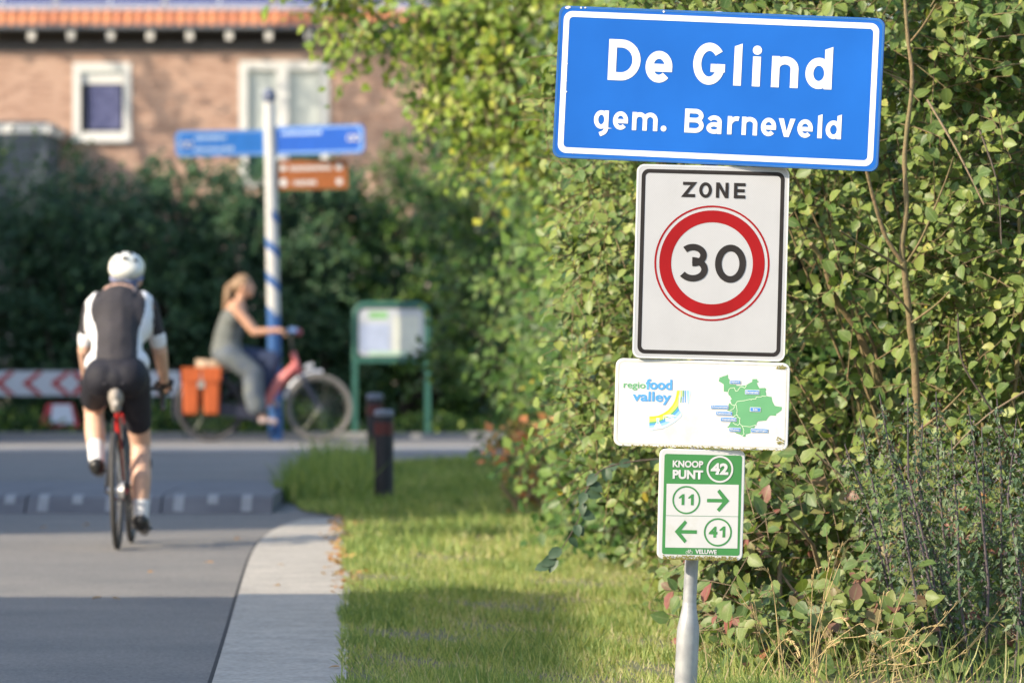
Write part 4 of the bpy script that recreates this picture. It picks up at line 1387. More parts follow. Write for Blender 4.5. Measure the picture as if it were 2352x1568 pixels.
# ------------------------------------------------------------------ chevron board and red marker
CD = FPX / 210.0
M_CHW = mat('board white paint', (.56, .585, .62), .45, var=.06)
M_CHR = mat('chevron red', (.42, .03, .03), .45, var=.1)
cx0, cx1 = (-99 - 1176) / 210, (413 - 1176) / 210
cz = CAM_H + (YH - 880) / 210
cb = thing('chevron_board', 'long white barrier board with red chevrons pointing both ways', 'barrier board', ((cx0 + cx1) / 2, CD, 0))
hw_, hz = (cx1 - cx0) / 2, .135
obj('board', MB().prism(rrect(2 * hw_, 2 * hz, .03, 4, 0, cz), -.02, .02), M_CHW, cb)
for k, pxv in enumerate((-12 + 5, 57, 122, 190, 255, 320, 386, -72)):
    sg_ = 1 if pxv < 150 else -1
    xv = (pxv - 1176) / 210 - (cx0 + cx1) / 2
    p = [(xv - .03 * 1, cz), (xv + sg_ * .13, cz + hz - .01), (xv + sg_ * .13 + .075, cz + hz - .01), (xv + .055, cz), (xv + sg_ * .13 + .075, cz - hz + .01), (xv + sg_ * .13, cz - hz + .01)]
    obj('chevron', MB().add([(q[0], -.0225, q[1]) for q in p], [(0, 1, 2, 3), (0, 3, 4, 5)]), M_CHR, cb)
for x_ in (-hw_ * .7, hw_ * .72):
    obj('post', MB().tube([(x_, .045, 0), (x_, .045, cz + hz - .02)], .025, 10), M_GALV, cb)
mk = thing('road_marker', 'red trapezoid road marker with white face below the chevron board', 'road marker', ((138 - 1176) / 212, FPX / 212, 0.09))
def trap(w0, w1, z0, z1, d0, d1, y=0):
    v = [(-w0 / 2, -d0 / 2 + y, z0), (w0 / 2, -d0 / 2 + y, z0), (w0 / 2, d0 / 2 + y, z0), (-w0 / 2, d0 / 2 + y, z0), (-w1 / 2, -d1 / 2 + y, z1), (w1 / 2, -d1 / 2 + y, z1), (w1 / 2, d1 / 2 + y, z1), (-w1 / 2, d1 / 2 + y, z1)]
    return MB().add(v, [(0, 3, 2, 1), (4, 5, 6, 7), (0, 1, 5, 4), (1, 2, 6, 5), (2, 3, 7, 6), (3, 0, 4, 7)])
obj('shell', trap(.44, .27, .02, .275, .30, .12), M_CHR, mk)
obj('white_face', MB().add([(-.10, -.146, .055), (.17, -.146, .055), (.12, -.068, .262), (-.075, -.068, .262)], [(0, 1, 2, 3)]), M_CHW, mk, loc=(0, -.004, 0))
obj('foot', MB().box((0, 0, -.02), (.40, .28, .075)), M_BOL, mk)

# ------------------------------------------------------------------ people helpers
def blob(name, prims, m, parent, voxel=.012, smooth=6, mats=None, cond=None):
    """one continuous surface from overlapping rounded pieces"""
    mb = MB()
    for p in prims:
        if p[0] == 'c':        # tapered capsule chain: points, radii, (flat scale)
            pts = [Vector(q) for q in p[1]]
            rs_ = p[2]
            for i in range(len(pts) - 1):
                a, b, ra, rb_ = pts[i], pts[i + 1], rs_[i], rs_[i + 1]
                t_ = (b - a)
                Ln = t_.length
                t_.normalize()
                P_, R_ = [], []
                for q in range(5):
                    an = pi / 2 * q / 4
                    P_.append(a - t_ * ra * cos(an) * .98)
                    R_.append(max(.001, ra * sin(an)))
                for q in range(5):
                    an = pi / 2 * q / 4
                    P_.append(b + t_ * rb_ * sin(an) * .98)
                    R_.append(max(.001, rb_ * cos(an)))
                mb.tube(P_, R_, 14)
        else:
            mb.ell(p[1], p[2], 18, 12, M=(Euler(p[3]).to_matrix() if len(p) > 3 else None))
    o = obj(name, mb, m, parent)
    wd_ = o.modifiers.new('weld', 'WELD')
    wd_.merge_threshold = 1e-5
    r = o.modifiers.new('remesh', 'REMESH')
    r.mode = 'VOXEL'
    r.voxel_size = voxel
    s_ = o.modifiers.new('smooth', 'SMOOTH')
    s_.iterations = smooth
    s_.factor = .5
    dg = bpy.context.evaluated_depsgraph_get()
    me = bpy.data.meshes.new_from_object(o.evaluated_get(dg))
    me.name = name
    o.modifiers.clear()
    o.data = me
    me.polygons.foreach_set('use_smooth', [True] * len(me.polygons))
    if mats:
        for mm in mats:
            me.materials.append(mm)
        idx = [cond(q.center) for q in me.polygons]
        me.polygons.foreach_set('material_index', idx)
    return o

M_SKIN = mat('skin', (.58, .36, .26), .5, scale=10, var=.1)
M_SKIN2 = mat('skin tanned', (.50, .27, .17), .5, scale=10, var=.1)
M_JER = mat('charcoal jersey', (.032, .029, .033), .8, var=.25, scale=9, bump=1.0, bscale=14)
M_JERW = mat('white jersey panel', (.70, .70, .72), .6, var=.05)
M_BLK = mat('black lycra', (.012, .012, .019), .75, var=.2, scale=15, bump=.8, bscale=14)
M_SOCK = mat('white sock', (.68, .68, .68), .8, var=.06)
M_SHOE = mat('black shoe', (.02, .02, .02), .35, var=.2)
M_HELM = mat('white helmet', (.70, .70, .64), .3, var=.05)
M_NAVY = mat('navy scarf', (.045, .06, .15), .7, scale=30, col2=(.25, .28, .42))
M_TYRE = mat('tyre', (.045, .043, .042), .75, var=.2)
M_FRED = mat('red frame', (.42, .02, .02), .3, var=.1)
M_FBLK = mat('black frame', (.02, .02, .022), .35, var=.2)
M_STEEL = mat('steel', (.5, .5, .5), .3, metal=.8, var=.1)
M_BAGG = mat('grey saddle bag', (.28, .25, .22), .7, var=.15)

def hand(base, dirv, side, curl, scale=1.0, thumb=1):
    """prims of a hand: palm, four fingers, a thumb. dirv: wrist to knuckles; side: across the palm; curl: where the fingers bend to"""
    b, d, s_, c_ = Vector(base), Vector(dirv).normalized(), Vector(side).normalized(), Vector(curl).normalized()
    k = scale
    out_ = [('c', [b, b + d * .05 * k], [.026 * k, .03 * k]), ('c', [b + d * .05 * k - s_ * .025 * k, b + d * .05 * k + s_ * .03 * k], [.018 * k, .018 * k])]
    for i, ln in enumerate((.075, .085, .08, .062)):
        r0 = b + d * .06 * k + s_ * (-.03 + .02 * i) * k
        p1 = r0 + d * ln * .42 * k + c_ * .012 * k
        p2 = p1 + (d * .35 + c_ * .9).normalized() * ln * .33 * k
        p3 = p2 + (c_ * .9 - d * .5).normalized() * ln * .28 * k
        out_.append(('c', [r0, p1, p2, p3], [.0095 * k, .009 * k, .008 * k, .007 * k]))
    r0 = b + d * .015 * k - s_ * .025 * k * thumb
    p1 = r0 - s_ * .025 * k * thumb + d * .025 * k + c_ * .012 * k
    out_.append(('c', [r0, p1, p1 + (d * .5 + c_ * .8).normalized() * .03 * k], [.012 * k, .0105 * k, .009 * k]))
    return out_

# ------------------------------------------------------------------ road cyclist
YC = FPX / 402.0
cyc_loc = Vector(((270 - 1176) / 402, YC, 0))
lean = (0, radians(-1.3), 0)
bike = thing('road_bicycle', 'red and black road bicycle ridden away on the path', 'bicycle', cyc_loc, lean)
def wheel(name, c, R, parent, axis, tyre_r, tyre_m, rim_m, spokes=20):
    wo = obj(name, MB().ring((0, 0, 0), R - tyre_r, tyre_r, axis, 40, 10), tyre_m, parent, loc=c, smooth=True)
    obj('rim', MB().ring((0, 0, 0), R - tyre_r * 2 - .012, .011, axis, 40, 8), rim_m, wo, smooth=True)
    ax = Vector(axis).normalized()
    obj('hub', MB().tube([ax * -.045, ax * .045], .018, 12), M_STEEL, wo)
    sp = MB()
    u = Vector((0, 0, 1)).cross(ax).normalized()
    v = ax.cross(u)
    for i in range(spokes):
        th = 2 * pi * i / spokes
        d = u * cos(th) + v * sin(th)
        sp.tube([ax * (.03 if i % 2 else -.03) + d * .018, d * (R - tyre_r * 2 - .012)], .0014, 4)
    o = obj('spokes', sp, M_STEEL, wo)
    o['kind'] = 'stuff'
    return wo
X = (1, 0, 0)
wheel('wheel', (0, 0, .338), .338, bike, X, .0175, M_TYRE, M_FBLK)
wheel('wheel', (.012, .99, .338), .338, bike, X, .0175, M_TYRE, M_FBLK)
BB = Vector((0, .41, .272))
ST = Vector((0, .245, .80))
HT, HB = Vector((0, .80, .83)), Vector((0, .845, .70))
RA, FA = Vector((0, 0, .338)), Vector((0.006, .99, .338))
obj('seat_tube', MB().tube([BB, ST], .018, 12), M_FRED, bike, smooth=True)
obj('down_tube', MB().tube([BB, HB], .022, 12), M_FBLK, bike, smooth=True)
obj('top_tube', MB().tube([ST + Vector((0, 0, -.03)), HT], .018, 12), M_FBLK, bike, smooth=True)
obj('head_tube', MB().tube([HT, HB], .022, 12), M_FRED, bike, smooth=True)
for s_ in (-1, 1):
    obj('seat_stay', MB().tube([ST + Vector((s_ * .02, 0, -.05)), RA + Vector((s_ * .06, .01, .02))], .009, 8), M_FBLK, bike, smooth=True)
    obj('chain_stay', MB().tube([BB + Vector((s_ * .03, 0, 0)), RA + Vector((s_ * .06, 0, 0))], .010, 8), M_FRED if s_ > 0 else M_FBLK, bike, smooth=True)
    obj('fork_blade', MB().tube([HB + Vector((s_ * .03, .01, 0)), FA + Vector((s_ * .05, 0, 0))], .011, 8), M_FRED, bike, smooth=True)
obj('seat_post', MB().tube([ST, Vector((0, .205, .925))], .014, 10), M_FBLK, bike)
obj('saddle', blob('saddle', [('c', [(0, .10, .945), (0, .20, .945), (0, .34, .95)], [.03, .028, .016]), ('e', (-.05, .12, .945), (.035, .07, .022)), ('e', (.05, .12, .945), (.035, .07, .022))], M_BLK, bike, .008, 3).data, None, bike)
for ch in [c for c in bike.children if c.name.startswith('saddle')][:1]:
    bpy.data.objects.remove(ch)
obj('handlebar', MB().tube([(-.21, .86, .90), (-.05, .86, .915), (.05, .86, .915), (.21, .86, .90)], .013, 8), M_FBLK, bike, smooth=True)
obj('stem', MB().tube([(0, .80, .86), (0, .86, .915)], .016, 8), M_FBLK, bike)
for s_ in (-1, 1):
    obj('drop', MB().tube([(s_ * .21, .86, .90), (s_ * .215, .94, .90), (s_ * .22, .965, .85), (s_ * .222, .94, .79), (s_ * .222, .87, .785)], .014, 8), M_FBLK, bike, smooth=True)
    obj('brake_lever', MB().tube([(s_ * .215, .96, .93), (s_ * .222, .99, .88), (s_ * .224, .975, .80)], [.016, .010, .008], 8), M_STEEL, bike, smooth=True)
obj('chainring', MB().ring(BB + Vector((.045, 0, 0)), .095, .006, X, 32, 6), M_FBLK, bike)
obj('cassette', MB().tube([RA + Vector((.015, 0, 0)), RA + Vector((.045, 0, 0))], [.035, .055], 16), M_STEEL, bike)
obj('rear_derailleur', MB().box(RA + Vector((.055, .02, -.10)), (.02, .05, .16)), M_FBLK, bike)
for s_, zc_ in ((1, -1), (-1, 1)):
    e = BB + Vector((s_ * .07, .03 * zc_ * -1, .17 * zc_))
    obj('crank', MB().tube([BB + Vector((s_ * .055, 0, 0)), e], .012, 8), M_FBLK, bike)
    obj('pedal', MB().box(e + Vector((s_ * .055, 0, 0)), (.09, .07, .018)), M_FBLK, bike)
sbag = tag(blob('saddle_bag', [('e', (0, 0, 0), (.045, .085, .065)), ('e', (0, -.01, -.055), (.03, .05, .04))], M_BAGG, None, .01, 4), 'small grey bag under the saddle of the road bicycle', 'bag')
sbag.location = cyc_loc + Vector((-.018, .12, .87))
tl_ = obj('tail_light', MB().tube([(0, -.10, -.03), (0, -.085, -.03)], .018, 12), mat('tail lens', (.55, .5, .45), .2), sbag)

cyc = thing('person', 'cyclist in charcoal and white jersey, black shorts and white helmet', 'person', cyc_loc, lean)
hip = Vector((0, .21, 1.0))
# continuous body
def foot(ankle, toe):
    return ('c', [ankle, toe], [.042, .034])
kneeR, ankR = (.115, .47, .60), (.112, .37, .165)
kneeL, ankL = (-.165, .63, .80), (-.135, .37, .50)
body = [('e', (.035, .76, 1.555), (.078, .095, .105), (-.3, 0, 0)), ('c', [(.03, .68, 1.44), (.035, .74, 1.53)], [.058, .055]),
        ('c', [(0, .24, 1.0), (0, .42, 1.22), (.01, .57, 1.40)], [.14, .13, .14]),
        ('c', [(-.15, .57, 1.385), (-.205, .62, 1.14), (-.215, .85, .965)], [.058, .045, .031]),
        ('c', [(.168, .57, 1.385), (.228, .63, 1.13), (.236, .86, .955)], [.058, .045, .031]),
        ('c', [(.09, .23, .98), kneeR], [.092, .062]), ('c', [kneeR, (.115, .405, .40), ankR], [.056, .062, .040]), foot(ankR, (.12, .50, .115)),
        ('c', [(-.09, .23, .98), kneeL], [.092, .062]), ('c', [kneeL, (-.15, .50, .66), ankL], [.056, .062, .040]), foot(ankL, (-.13, .50, .46))]
body += hand((-.222, .865, .955), (0.02, .9, -.12), (1, 0, 0), (0, .2, -1), 1.0, -1) + hand((.236, .875, .945), (-.02, .9, -.12), (1, 0, 0), (0, .2, -1), 1.0, 1)
body += [('e', (.035, .855, 1.53), (.018, .022, .022)), ('e', (-.045, .76, 1.535), (.012, .022, .032)), ('e', (.115, .76, 1.535), (.012, .022, .032))]
blob('body', body, M_SKIN, cyc, .0085, 4)
def jersey_cond(c):
    ax_ = abs(c.x - .005)
    z_ = c.z
    if ax_ > .195:
        return 0
    b_ = np.interp(z_, [.95, 1.05, 1.15, 1.25, 1.35, 1.42, 1.48], [.128, .122, .118, .122, .156, .158, .128])
    return 1 if ax_ > b_ and z_ < 1.475 else 0
jers = [('c', [(0, .25, 1.03), (0, .36, 1.17), (.0, .46, 1.30), (.01, .575, 1.41)], [.155, .148, .152, .135]),
        ('e', (-.06, .30, 1.06), (.13, .12, .10)), ('e', (.06, .30, 1.06), (.13, .12, .10)),
        ('e', (-.085, .47, 1.30), (.115, .12, .16), (-.6, 0, 0)), ('e', (.09, .47, 1.30), (.115, .12, .16), (-.6, 0, 0)),
        ('c', [(-.11, .55, 1.41), (-.152, .575, 1.385)], [.072, .060]), ('c', [(.13, .55, 1.41), (.17, .575, 1.385)], [.072, .060]),
        ('c', [(.01, .58, 1.42), (.02, .65, 1.455)], [.10, .068]),
        ('c', [(-.152, .575, 1.385), (-.194, .605, 1.21)], [.060, .051]), ('c', [(.17, .575, 1.385), (.216, .608, 1.20)], [.060, .051])]
blob('jersey', jers, M_JER, cyc, .010, 5, mats=[M_JERW], cond=jersey_cond)
for s_, q0, q1 in ((-1, (-.191, .603, 1.222), (-.199, .610, 1.185)), (1, (.213, .606, 1.212), (.221, .613, 1.175))):
    blob('sleeve_cuff', [('c', [q0, q1], [.054, .050])], M_JERW, cyc, .008, 2)
blob('shorts', [('e', (0, .22, 1.0), (.185, .15, .13)), ('e', (-.07, .18, .98), (.115, .125, .115)), ('e', (.07, .18, .98), (.115, .125, .115)), ('e', (0, .16, .97), (.1, .11, .10)),
                ('c', [(.095, .23, .97), (.108, .39, .72)], [.105, .082]), ('c', [(-.095, .23, .97), (-.15, .50, .865)], [.105, .085])], M_BLK, cyc, .011, 5)
for z_, y0_ in ((1.17, .195), (1.045, .108)):
    obj('pocket_seam', MB().tube([(x_, y0_ + .42 * x_ * x_ * 5, z_ - abs(x_) * .06) for x_ in np.linspace(-.11, .11, 9)], .004, 5), M_BLK, cyc)
blob('sock', [('c', [(.113, .385, .26), ankR], [.052, .046])], M_SOCK, cyc, .008, 2)
blob('sock', [('c', [(-.142, .43, .585), ankL], [.052, .046])], M_SOCK, cyc, .008, 2)
blob('shoe', [('c', [(.112, .35, .145), (.115, .42, .125), (.122, .54, .105)], [.048, .046, .036]), ('c', [(.112, .34, .12), (.122, .53, .085)], [.034, .03])], M_SHOE, cyc, .008, 2)
blob('shoe', [('c', [(-.135, .35, .475), (-.133, .42, .47), (-.128, .53, .45)], [.048, .046, .036]), ('c', [(-.135, .34, .45), (-.128, .52, .43)], [.034, .03])], M_SHOE, cyc, .008, 2)
blob('glove', hand((-.222, .862, .957), (0.02, .9, -.12), (1, 0, 0), (0, .2, -1), 1.18, -1), M_BLK, cyc, .007, 2)
blob('glove', hand((.236, .872, .947), (-.02, .9, -.12), (1, 0, 0), (0, .2, -1), 1.18, 1), M_BLK, cyc, .007, 2)
blob('neck_scarf', [('c', [(.03, .675, 1.455), (.035, .735, 1.525)], [.072, .068])], M_NAVY, cyc, .009, 3)
hm = blob('helmet', [('e', (.036, .775, 1.615), (.108, .145, .088), (-.25, 0, 0)), ('e', (.036, .70, 1.60), (.10, .075, .065))], M_HELM, cyc, .008, 4)
for x_, y_, z_, w_ in ((0, .656, 1.668, .022), (-.058, .680, 1.656, .016), (.058, .680, 1.656, .016), (-.03, .70, 1.692, .012), (.03, .70, 1.692, .012)):
    obj('vent', MB().ell((.036 + x_, y_, z_), (w_, .026, .012)), M_BLK, hm)
obj('helmet_band', MB().ring((.036, .76, 1.555), .088, .012, (0, -.25, 1), 24, 8), M_NAVY, hm)
blob('knee_strap', [('c', [(.114, .447, .485), (.114, .441, .462)], [.066, .066])], M_BLK, cyc, .008, 2)

# ------------------------------------------------------------------ woman on an electric bicycle
YW = FPX / 220.0
wl = Vector(((483 - 1176) / 220, YW, .004))
M_EB = mat('dark bike frame', (.025, .028, .05), .35, var=.15)
M_EBRED = mat('coral frame', (.44, .07, .08), .3, scale=1.5, col2=(.62, .26, .22))
M_TYRESUN = mat('sunlit tyre', (.15, .143, .13), .55, var=.15)  # front tyre paler than the rear one, sun glare put into its colour
M_TYRED = mat('grey tyre', (.06, .06, .065), .6, var=.15)
M_ORANGE = mat('orange pannier', (.42, .085, .018), .6, var=.12, scale=6)
M_CRATE = mat('tan roll', (.55, .42, .29), .8, scale=20, col2=(.30, .2, .13))
M_TOP = mat('grey sleeveless top', (.125, .135, .125), .8, scale=20, var=.12)
M_TROU = mat('grey blue trousers', (.085, .105, .14), .85, scale=10, col2=(.15, .165, .155))
M_TROUD = mat('dark blue trousers', (.035, .05, .10), .8, var=.2)
M_HAIR = mat('light brown hair', (.20, .115, .06), .6, scale=25, col2=(.33, .22, .13))
eb = thing('electric_bicycle', 'coral step-through electric bicycle crossing from left to right', 'bicycle', wl)
Y_ = (0, 1, 0)
wheel('wheel', (0, 0, .352), .352, eb, Y_, .024, M_TYRED, M_FBLK)
wheel('wheel', (1.138, 0, .352), .352, eb, Y_, .023, M_TYRESUN, mat('grey rim', (.09, .09, .09), .5))
EBB = Vector((.50, 0, .29))
EHT, EHB = Vector((.86, 0, .93)), Vector((.925, 0, .72))
obj('battery_tube', MB().tube([EBB + Vector((.02, 0, .03)), (.72, 0, .62), EHB + Vector((-.02, 0, .08))], [.05, .058, .05], 14), M_EBRED, eb, smooth=True)
obj('head_tube', MB().tube([EHT, EHB], .032, 12), M_EBRED, eb, smooth=True)
obj('seat_tube', MB().tube([EBB, (.33, 0, .74)], .022, 10), M_EB, eb, smooth=True)
obj('motor', MB().tube([(.50, -.06, .28), (.50, .06, .28)], .085, 20), M_EB, eb)
obj('rear_stays', MB().tube([EBB, (0, -.06, .352)], .013, 8).tube([EBB, (0, .06, .352)], .013, 8).tube([(.36, -.02, .65), (0, -.065, .352)], .011, 8).tube([(.36, .02, .65), (0, .065, .352)], .011, 8), M_EB, eb, smooth=True)
for s_ in (-1, 1):
    obj('fork_blade', MB().tube([EHB + Vector((0, s_ * .045, 0)), (1.138, s_ * .06, .352)], .016, 8), M_EB, eb, smooth=True)
obj('seat_post', MB().tube([(.33, 0, .74), (.28, 0, .86)], .015, 8), M_STEEL, eb)
blob('saddle', [('c', [(.13, 0, .885), (.24, 0, .885), (.38, 0, .89)], [.05, .04, .022]), ('e', (.14, -.06, .885), (.08, .05, .03)), ('e', (.14, .06, .885), (.08, .05, .03))], M_BLK, eb, .01, 3)
obj('stem', MB().tube([EHT, (.845, 0, 1.08), (.87, 0, 1.12)], .016, 10), M_FBLK, eb, smooth=True)
obj('handlebar', MB().tube([(.74, -.30, 1.13), (.80, -.22, 1.14), (.87, -.08, 1.12), (.87, .08, 1.12), (.80, .22, 1.14), (.74, .30, 1.13)], .012, 8), M_FBLK, eb, smooth=True)
obj('display', MB().box((.865, -.10, 1.165), (.09, .07, .05)), mat('display blue', (.12, .2, .4), .3), eb)
obj('bell', MB().ell((.925, -.05, 1.14), (.035, .035, .04)), mat('red bell', (.3, .05, .08), .3), eb)
obj('front_mudguard', MB().ring((1.138, 0, .352), .378, .02, Y_, 20, 6, a0=radians(15), a1=radians(95)), M_ALU, eb, smooth=True)
obj('rear_mudguard', MB().ring((0, 0, .352), .378, .02, Y_, 24, 6, a0=radians(-20), a1=radians(120)), M_EB, eb, smooth=True)
obj('headlight', MB().tube([(.985, 0, .765), (1.06, 0, .785)], [.03, .04], 14), M_STEEL, eb)
obj('lamp_glass', MB().ell((1.065, 0, .786), (.015, .036, .036)), M_WHITE, eb)
obj('carrier', MB().tube([(-.26, -.06, .76), (.24, -.06, .76)], .008, 6).tube([(-.26, .06, .76), (.24, .06, .76)], .008, 6).tube([(-.05, -.07, .76), (0, -.07, .36)], .007, 6).tube([(-.05, .07, .76), (0, .07, .36)], .007, 6), M_FBLK, eb)
obj('chain_case', MB().prism([(-.06, .30), (.52, .22), (.58, .29), (.52, .36), (-.04, .42)], -.085, -.075), M_EB, eb)
for s_, dd in ((-1, Vector((.10, 0, -.10))), (1, Vector((-.10, 0, .10)))):
    e = EBB + dd + Vector((0, s_ * .10, 0))
    obj('crank', MB().tube([EBB + Vector((0, s_ * .09, 0)), e], .012, 8), M_FBLK, eb)
    obj('pedal', MB().box(e + Vector((0, s_ * .05, 0)), (.09, .09, .02)), M_FBLK, eb)
pan = thing('pannier_bag', 'orange double pannier bag hanging beside the rear wheel', 'bag', wl + Vector((-.08, -.14, .70)))
for k, x_ in enumerate((-.112, .102)):
    bxm = MB()
    for (z0_, z1_, wa, wb) in ((-.42, .05, .155, .185),):
        bxm.add([(x_ - wa / 2, -.06, z0_), (x_ + wa / 2, -.06, z0_), (x_ + wa / 2, .06, z0_), (x_ - wa / 2, .06, z0_), (x_ - wb / 2, -.055, z1_), (x_ + wb / 2, -.055, z1_), (x_ + wb / 2, .055, z1_), (x_ - wb / 2, .055, z1_)],
                [(0, 3, 2, 1), (4, 5, 6, 7), (0, 1, 5, 4), (1, 2, 6, 5), (2, 3, 7, 6), (3, 0, 4, 7)])
    po = obj('pocket', bxm, M_ORANGE, pan, smooth=False)
    bv = po.modifiers.new('bevel', 'BEVEL')
    bv.width = .028
    bv.segments = 3
    obj('pocket_lid', MB().prism([(x_ - .10, .075), (x_ + .10, .075), (x_ + .095, -.06), (x_, -.085), (x_ - .095, -.06)], -.072, -.061), M_ORANGE, pan)
obj('strap', MB().box((-.005, -.058, -.06), (.07, .014, .16)), mat('grey strap', (.30, .28, .25), .7), pan)
obj('flap', MB().box((-.005, .03, .05), (.30, .14, .018)), M_ORANGE, pan)
roll = thing('bundle', 'tan rolled bundle strapped on the bicycle carrier', 'bundle', wl + Vector((.03, -.02, .80)))
obj('roll', MB().tube([(-.18, 0, .0), (-.17, 0, 0), (.17, 0, -.01), (.18, 0, -.01)], [.045, .058, .058, .045], 16), M_CRATE, roll, smooth=True)
obj('strap', MB().ring((-.06, 0, 0), .058, .006, X, 20, 6).ring((.08, 0, 0), .058, .006, X, 20, 6), M_FBLK, roll)

wom = thing('person', 'woman in grey sleeveless top and wide trousers riding the electric bicycle', 'person', wl)
kN, aN = (.49, -.12, .70), (.50, -.13, .31)
kF, aF = (.655, .11, .86), (.55, .12, .47)
wb = [('e', (.355, 0, 1.62), (.088, .073, .112)), ('e', (.40, 0, 1.575), (.055, .055, .075)), ('c', [(.30, 0, 1.44), (.335, 0, 1.56)], [.052, .048]),
      ('c', [(.17, 0, .97), (.20, 0, 1.18), (.27, 0, 1.38)], [.135, .115, .105]),
      ('c', [(.275, -.17, 1.385), (.47, -.23, 1.14), (.71, -.26, 1.16)], [.056, .043, .029]), ('c', [(.275, .17, 1.385), (.47, .23, 1.14), (.71, .26, 1.16)], [.056, .043, .029]),
      ('c', [(.275, -.17, 1.385), (.285, .17, 1.385)], [.058, .058]),
      ('c', [(.18, -.10, .93), kN], [.095, .062]), ('c', [kN, (.47, -.125, .52), aN], [.056, .055, .036]), ('c', [aN, (.58, -.13, .235), (.64, -.13, .22)], [.037, .034, .026]),
      ('c', [(.18, .10, .93), kF], [.095, .062]), ('c', [kF, aF], [.056, .036]), ('c', [aF, (.66, .12, .40)], [.037, .028]),
      ('e', (.452, 0, 1.608), (.020, .014, .018)), ('e', (.442, 0, 1.562), (.014, .022, .010)), ('e', (.435, -.032, 1.632), (.012, .014, .010)), ('e', (.435, .032, 1.632), (.012, .014, .010)),
      ('e', (.345, -.077, 1.612), (.022, .012, .032)), ('e', (.345, .077, 1.612), (.022, .012, .032)), ('e', (.422, 0, 1.525), (.026, .03, .022))]
wb += hand((.70, -.26, 1.16), (1, -.05, -.15), (0, 1, 0), (0, 0, -1), .95, -1) + hand((.70, .26, 1.16), (1, .05, -.15), (0, 1, 0), (0, 0, -1), .95, 1)
blob('body', wb, M_SKIN2, wom, .0085, 3)
hr = blob('hair', [('e', (.335, 0, 1.655), (.098, .082, .092)), ('c', [(.245, 0, 1.655), (.195, 0, 1.60), (.175, -.01, 1.48), (.145, -.01, 1.37)], [.032, .046, .04, .015]), ('e', (.29, 0, 1.625), (.065, .075, .075))], M_HAIR, wom, .009, 3)
blob('top', [('c', [(.16, 0, .93), (.18, 0, 1.10), (.23, 0, 1.27), (.275, 0, 1.37)], [.155, .142, .135, .10]), ('e', (.17, 0, .96), (.165, .19, .13)), ('e', (.235, 0, 1.27), (.125, .175, .12)),
             ('c', [(.27, -.10, 1.38), (.275, -.13, 1.41)], [.06, .04]), ('c', [(.27, .10, 1.38), (.275, .13, 1.41)], [.06, .04])], M_TOP, wom, .011, 5)
blob('trouser_leg', [('e', (.18, -.08, .91), (.16, .12, .12)), ('c', [(.20, -.11, .90), (.46, -.125, .71)], [.125, .105]), ('c', [(.45, -.125, .72), (.46, -.13, .50), (.49, -.13, .37)], [.105, .112, .108])], M_TROU, wom, .012, 5)
blob('trouser_leg', [('e', (.18, .08, .91), (.16, .12, .12)), ('c', [(.20, .11, .90), (.64, .115, .855)], [.12, .095]), ('c', [(.64, .115, .855), (.565, .12, .56)], [.095, .10])], M_TROUD, wom, .012, 5)
M_SHOE2 = mat('pale shoe', (.40, .32, .31), .6, var=.2)
blob('shoe', [('c', [(.55, -.13, .225), (.68, -.13, .205)], [.042, .034])], M_SHOE2, wom, .008, 2)
blob('shoe', [('c', [(.56, .12, .42), (.68, .12, .39)], [.042, .034])], M_SHOE2, wom, .008, 2)

# ------------------------------------------------------------------ vegetation
# far hedge along the crossing road
hd = 63.4
sp = [(-6.0, 2.7, 'hedge shrub at the left edge with light shoots in front of the annex', .95), (-4.95, 3.0, 'dark hedge shrub behind the cyclist', .75), (-3.95, 2.9, 'dark hedge shrub rising right of the cyclist', .75),
      (-3.0, 2.95, 'dark hedge shrub behind the woman on the bicycle', .75), (-2.1, 2.95, 'hedge shrub behind the finger post', .75), (-1.1, 3.0, 'hedge shrub behind the notice board', .8), (-.05, 3.2, 'hedge shrub right of the notice board', .8), (1.0, 3.3, 'hedge shrub at the right end of the hedge', .8)]
for i, (x_, h_, lb, rx_) in enumerate(sp):
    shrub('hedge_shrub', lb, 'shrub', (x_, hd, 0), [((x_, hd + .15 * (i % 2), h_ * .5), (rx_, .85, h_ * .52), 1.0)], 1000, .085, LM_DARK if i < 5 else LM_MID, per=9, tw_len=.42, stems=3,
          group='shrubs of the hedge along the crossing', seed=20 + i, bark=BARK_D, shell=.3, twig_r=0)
for i, (x_, lb) in enumerate(((-4.9, 'rear hedge shrub left of the cyclist'), (-3.1, 'rear hedge shrub above the woman'), (-1.4, 'rear hedge shrub above the notice board'), (.4, 'rear hedge shrub at the right end'))):
    shrub('rear_hedge_shrub', lb, 'shrub', (x_, 66.2, 0), [((x_, 66.2, 1.3), (1.15, .8, 1.45), 1.0)], 800, .11, LM_DARK, per=8, tw_len=.5, stems=2, group='second row of the hedge', seed=140 + i, bark=BARK_D, shell=.2, twig_r=0, clump=.3)
shrub('climbing_shrub', 'lighter green leafy shoots rising above the hedge at the left', 'shrub', (-5.4, 64.6, 0), [((-5.45, 64.6, 2.6), (.75, .4, 1.15), 1.0)], 80, .07, LM_MID, per=8, tw_len=.5, stems=3, seed=41, bark=BARK_D, twig_r=0)
# low bright ground cover below the chevron board
rg = np.random.default_rng(5)
N = 7000
P = np.stack([rg.uniform(-7.5, .4, N), rg.uniform(61.1, 62.9, N), rg.random(N) ** 1.2 * .42 + .02], 1)
P[:, 2] *= (.6 + .5 * np.sin(P[:, 0] * 3.1) * np.sin(P[:, 0] * 1.3 + 1))
Fv = rg.normal(size=(N, 3))
Nv = np.array([-.4, -.7, .6]) + rg.normal(size=(N, 3)) * .45
tag(leaves('ground_cover', P, Fv, Nv, rg.uniform(.05, .09, N), rg.random(N), MID_T, LM_MID), 'bright low ground cover behind the kerb', 'ground cover', kind='stuff')

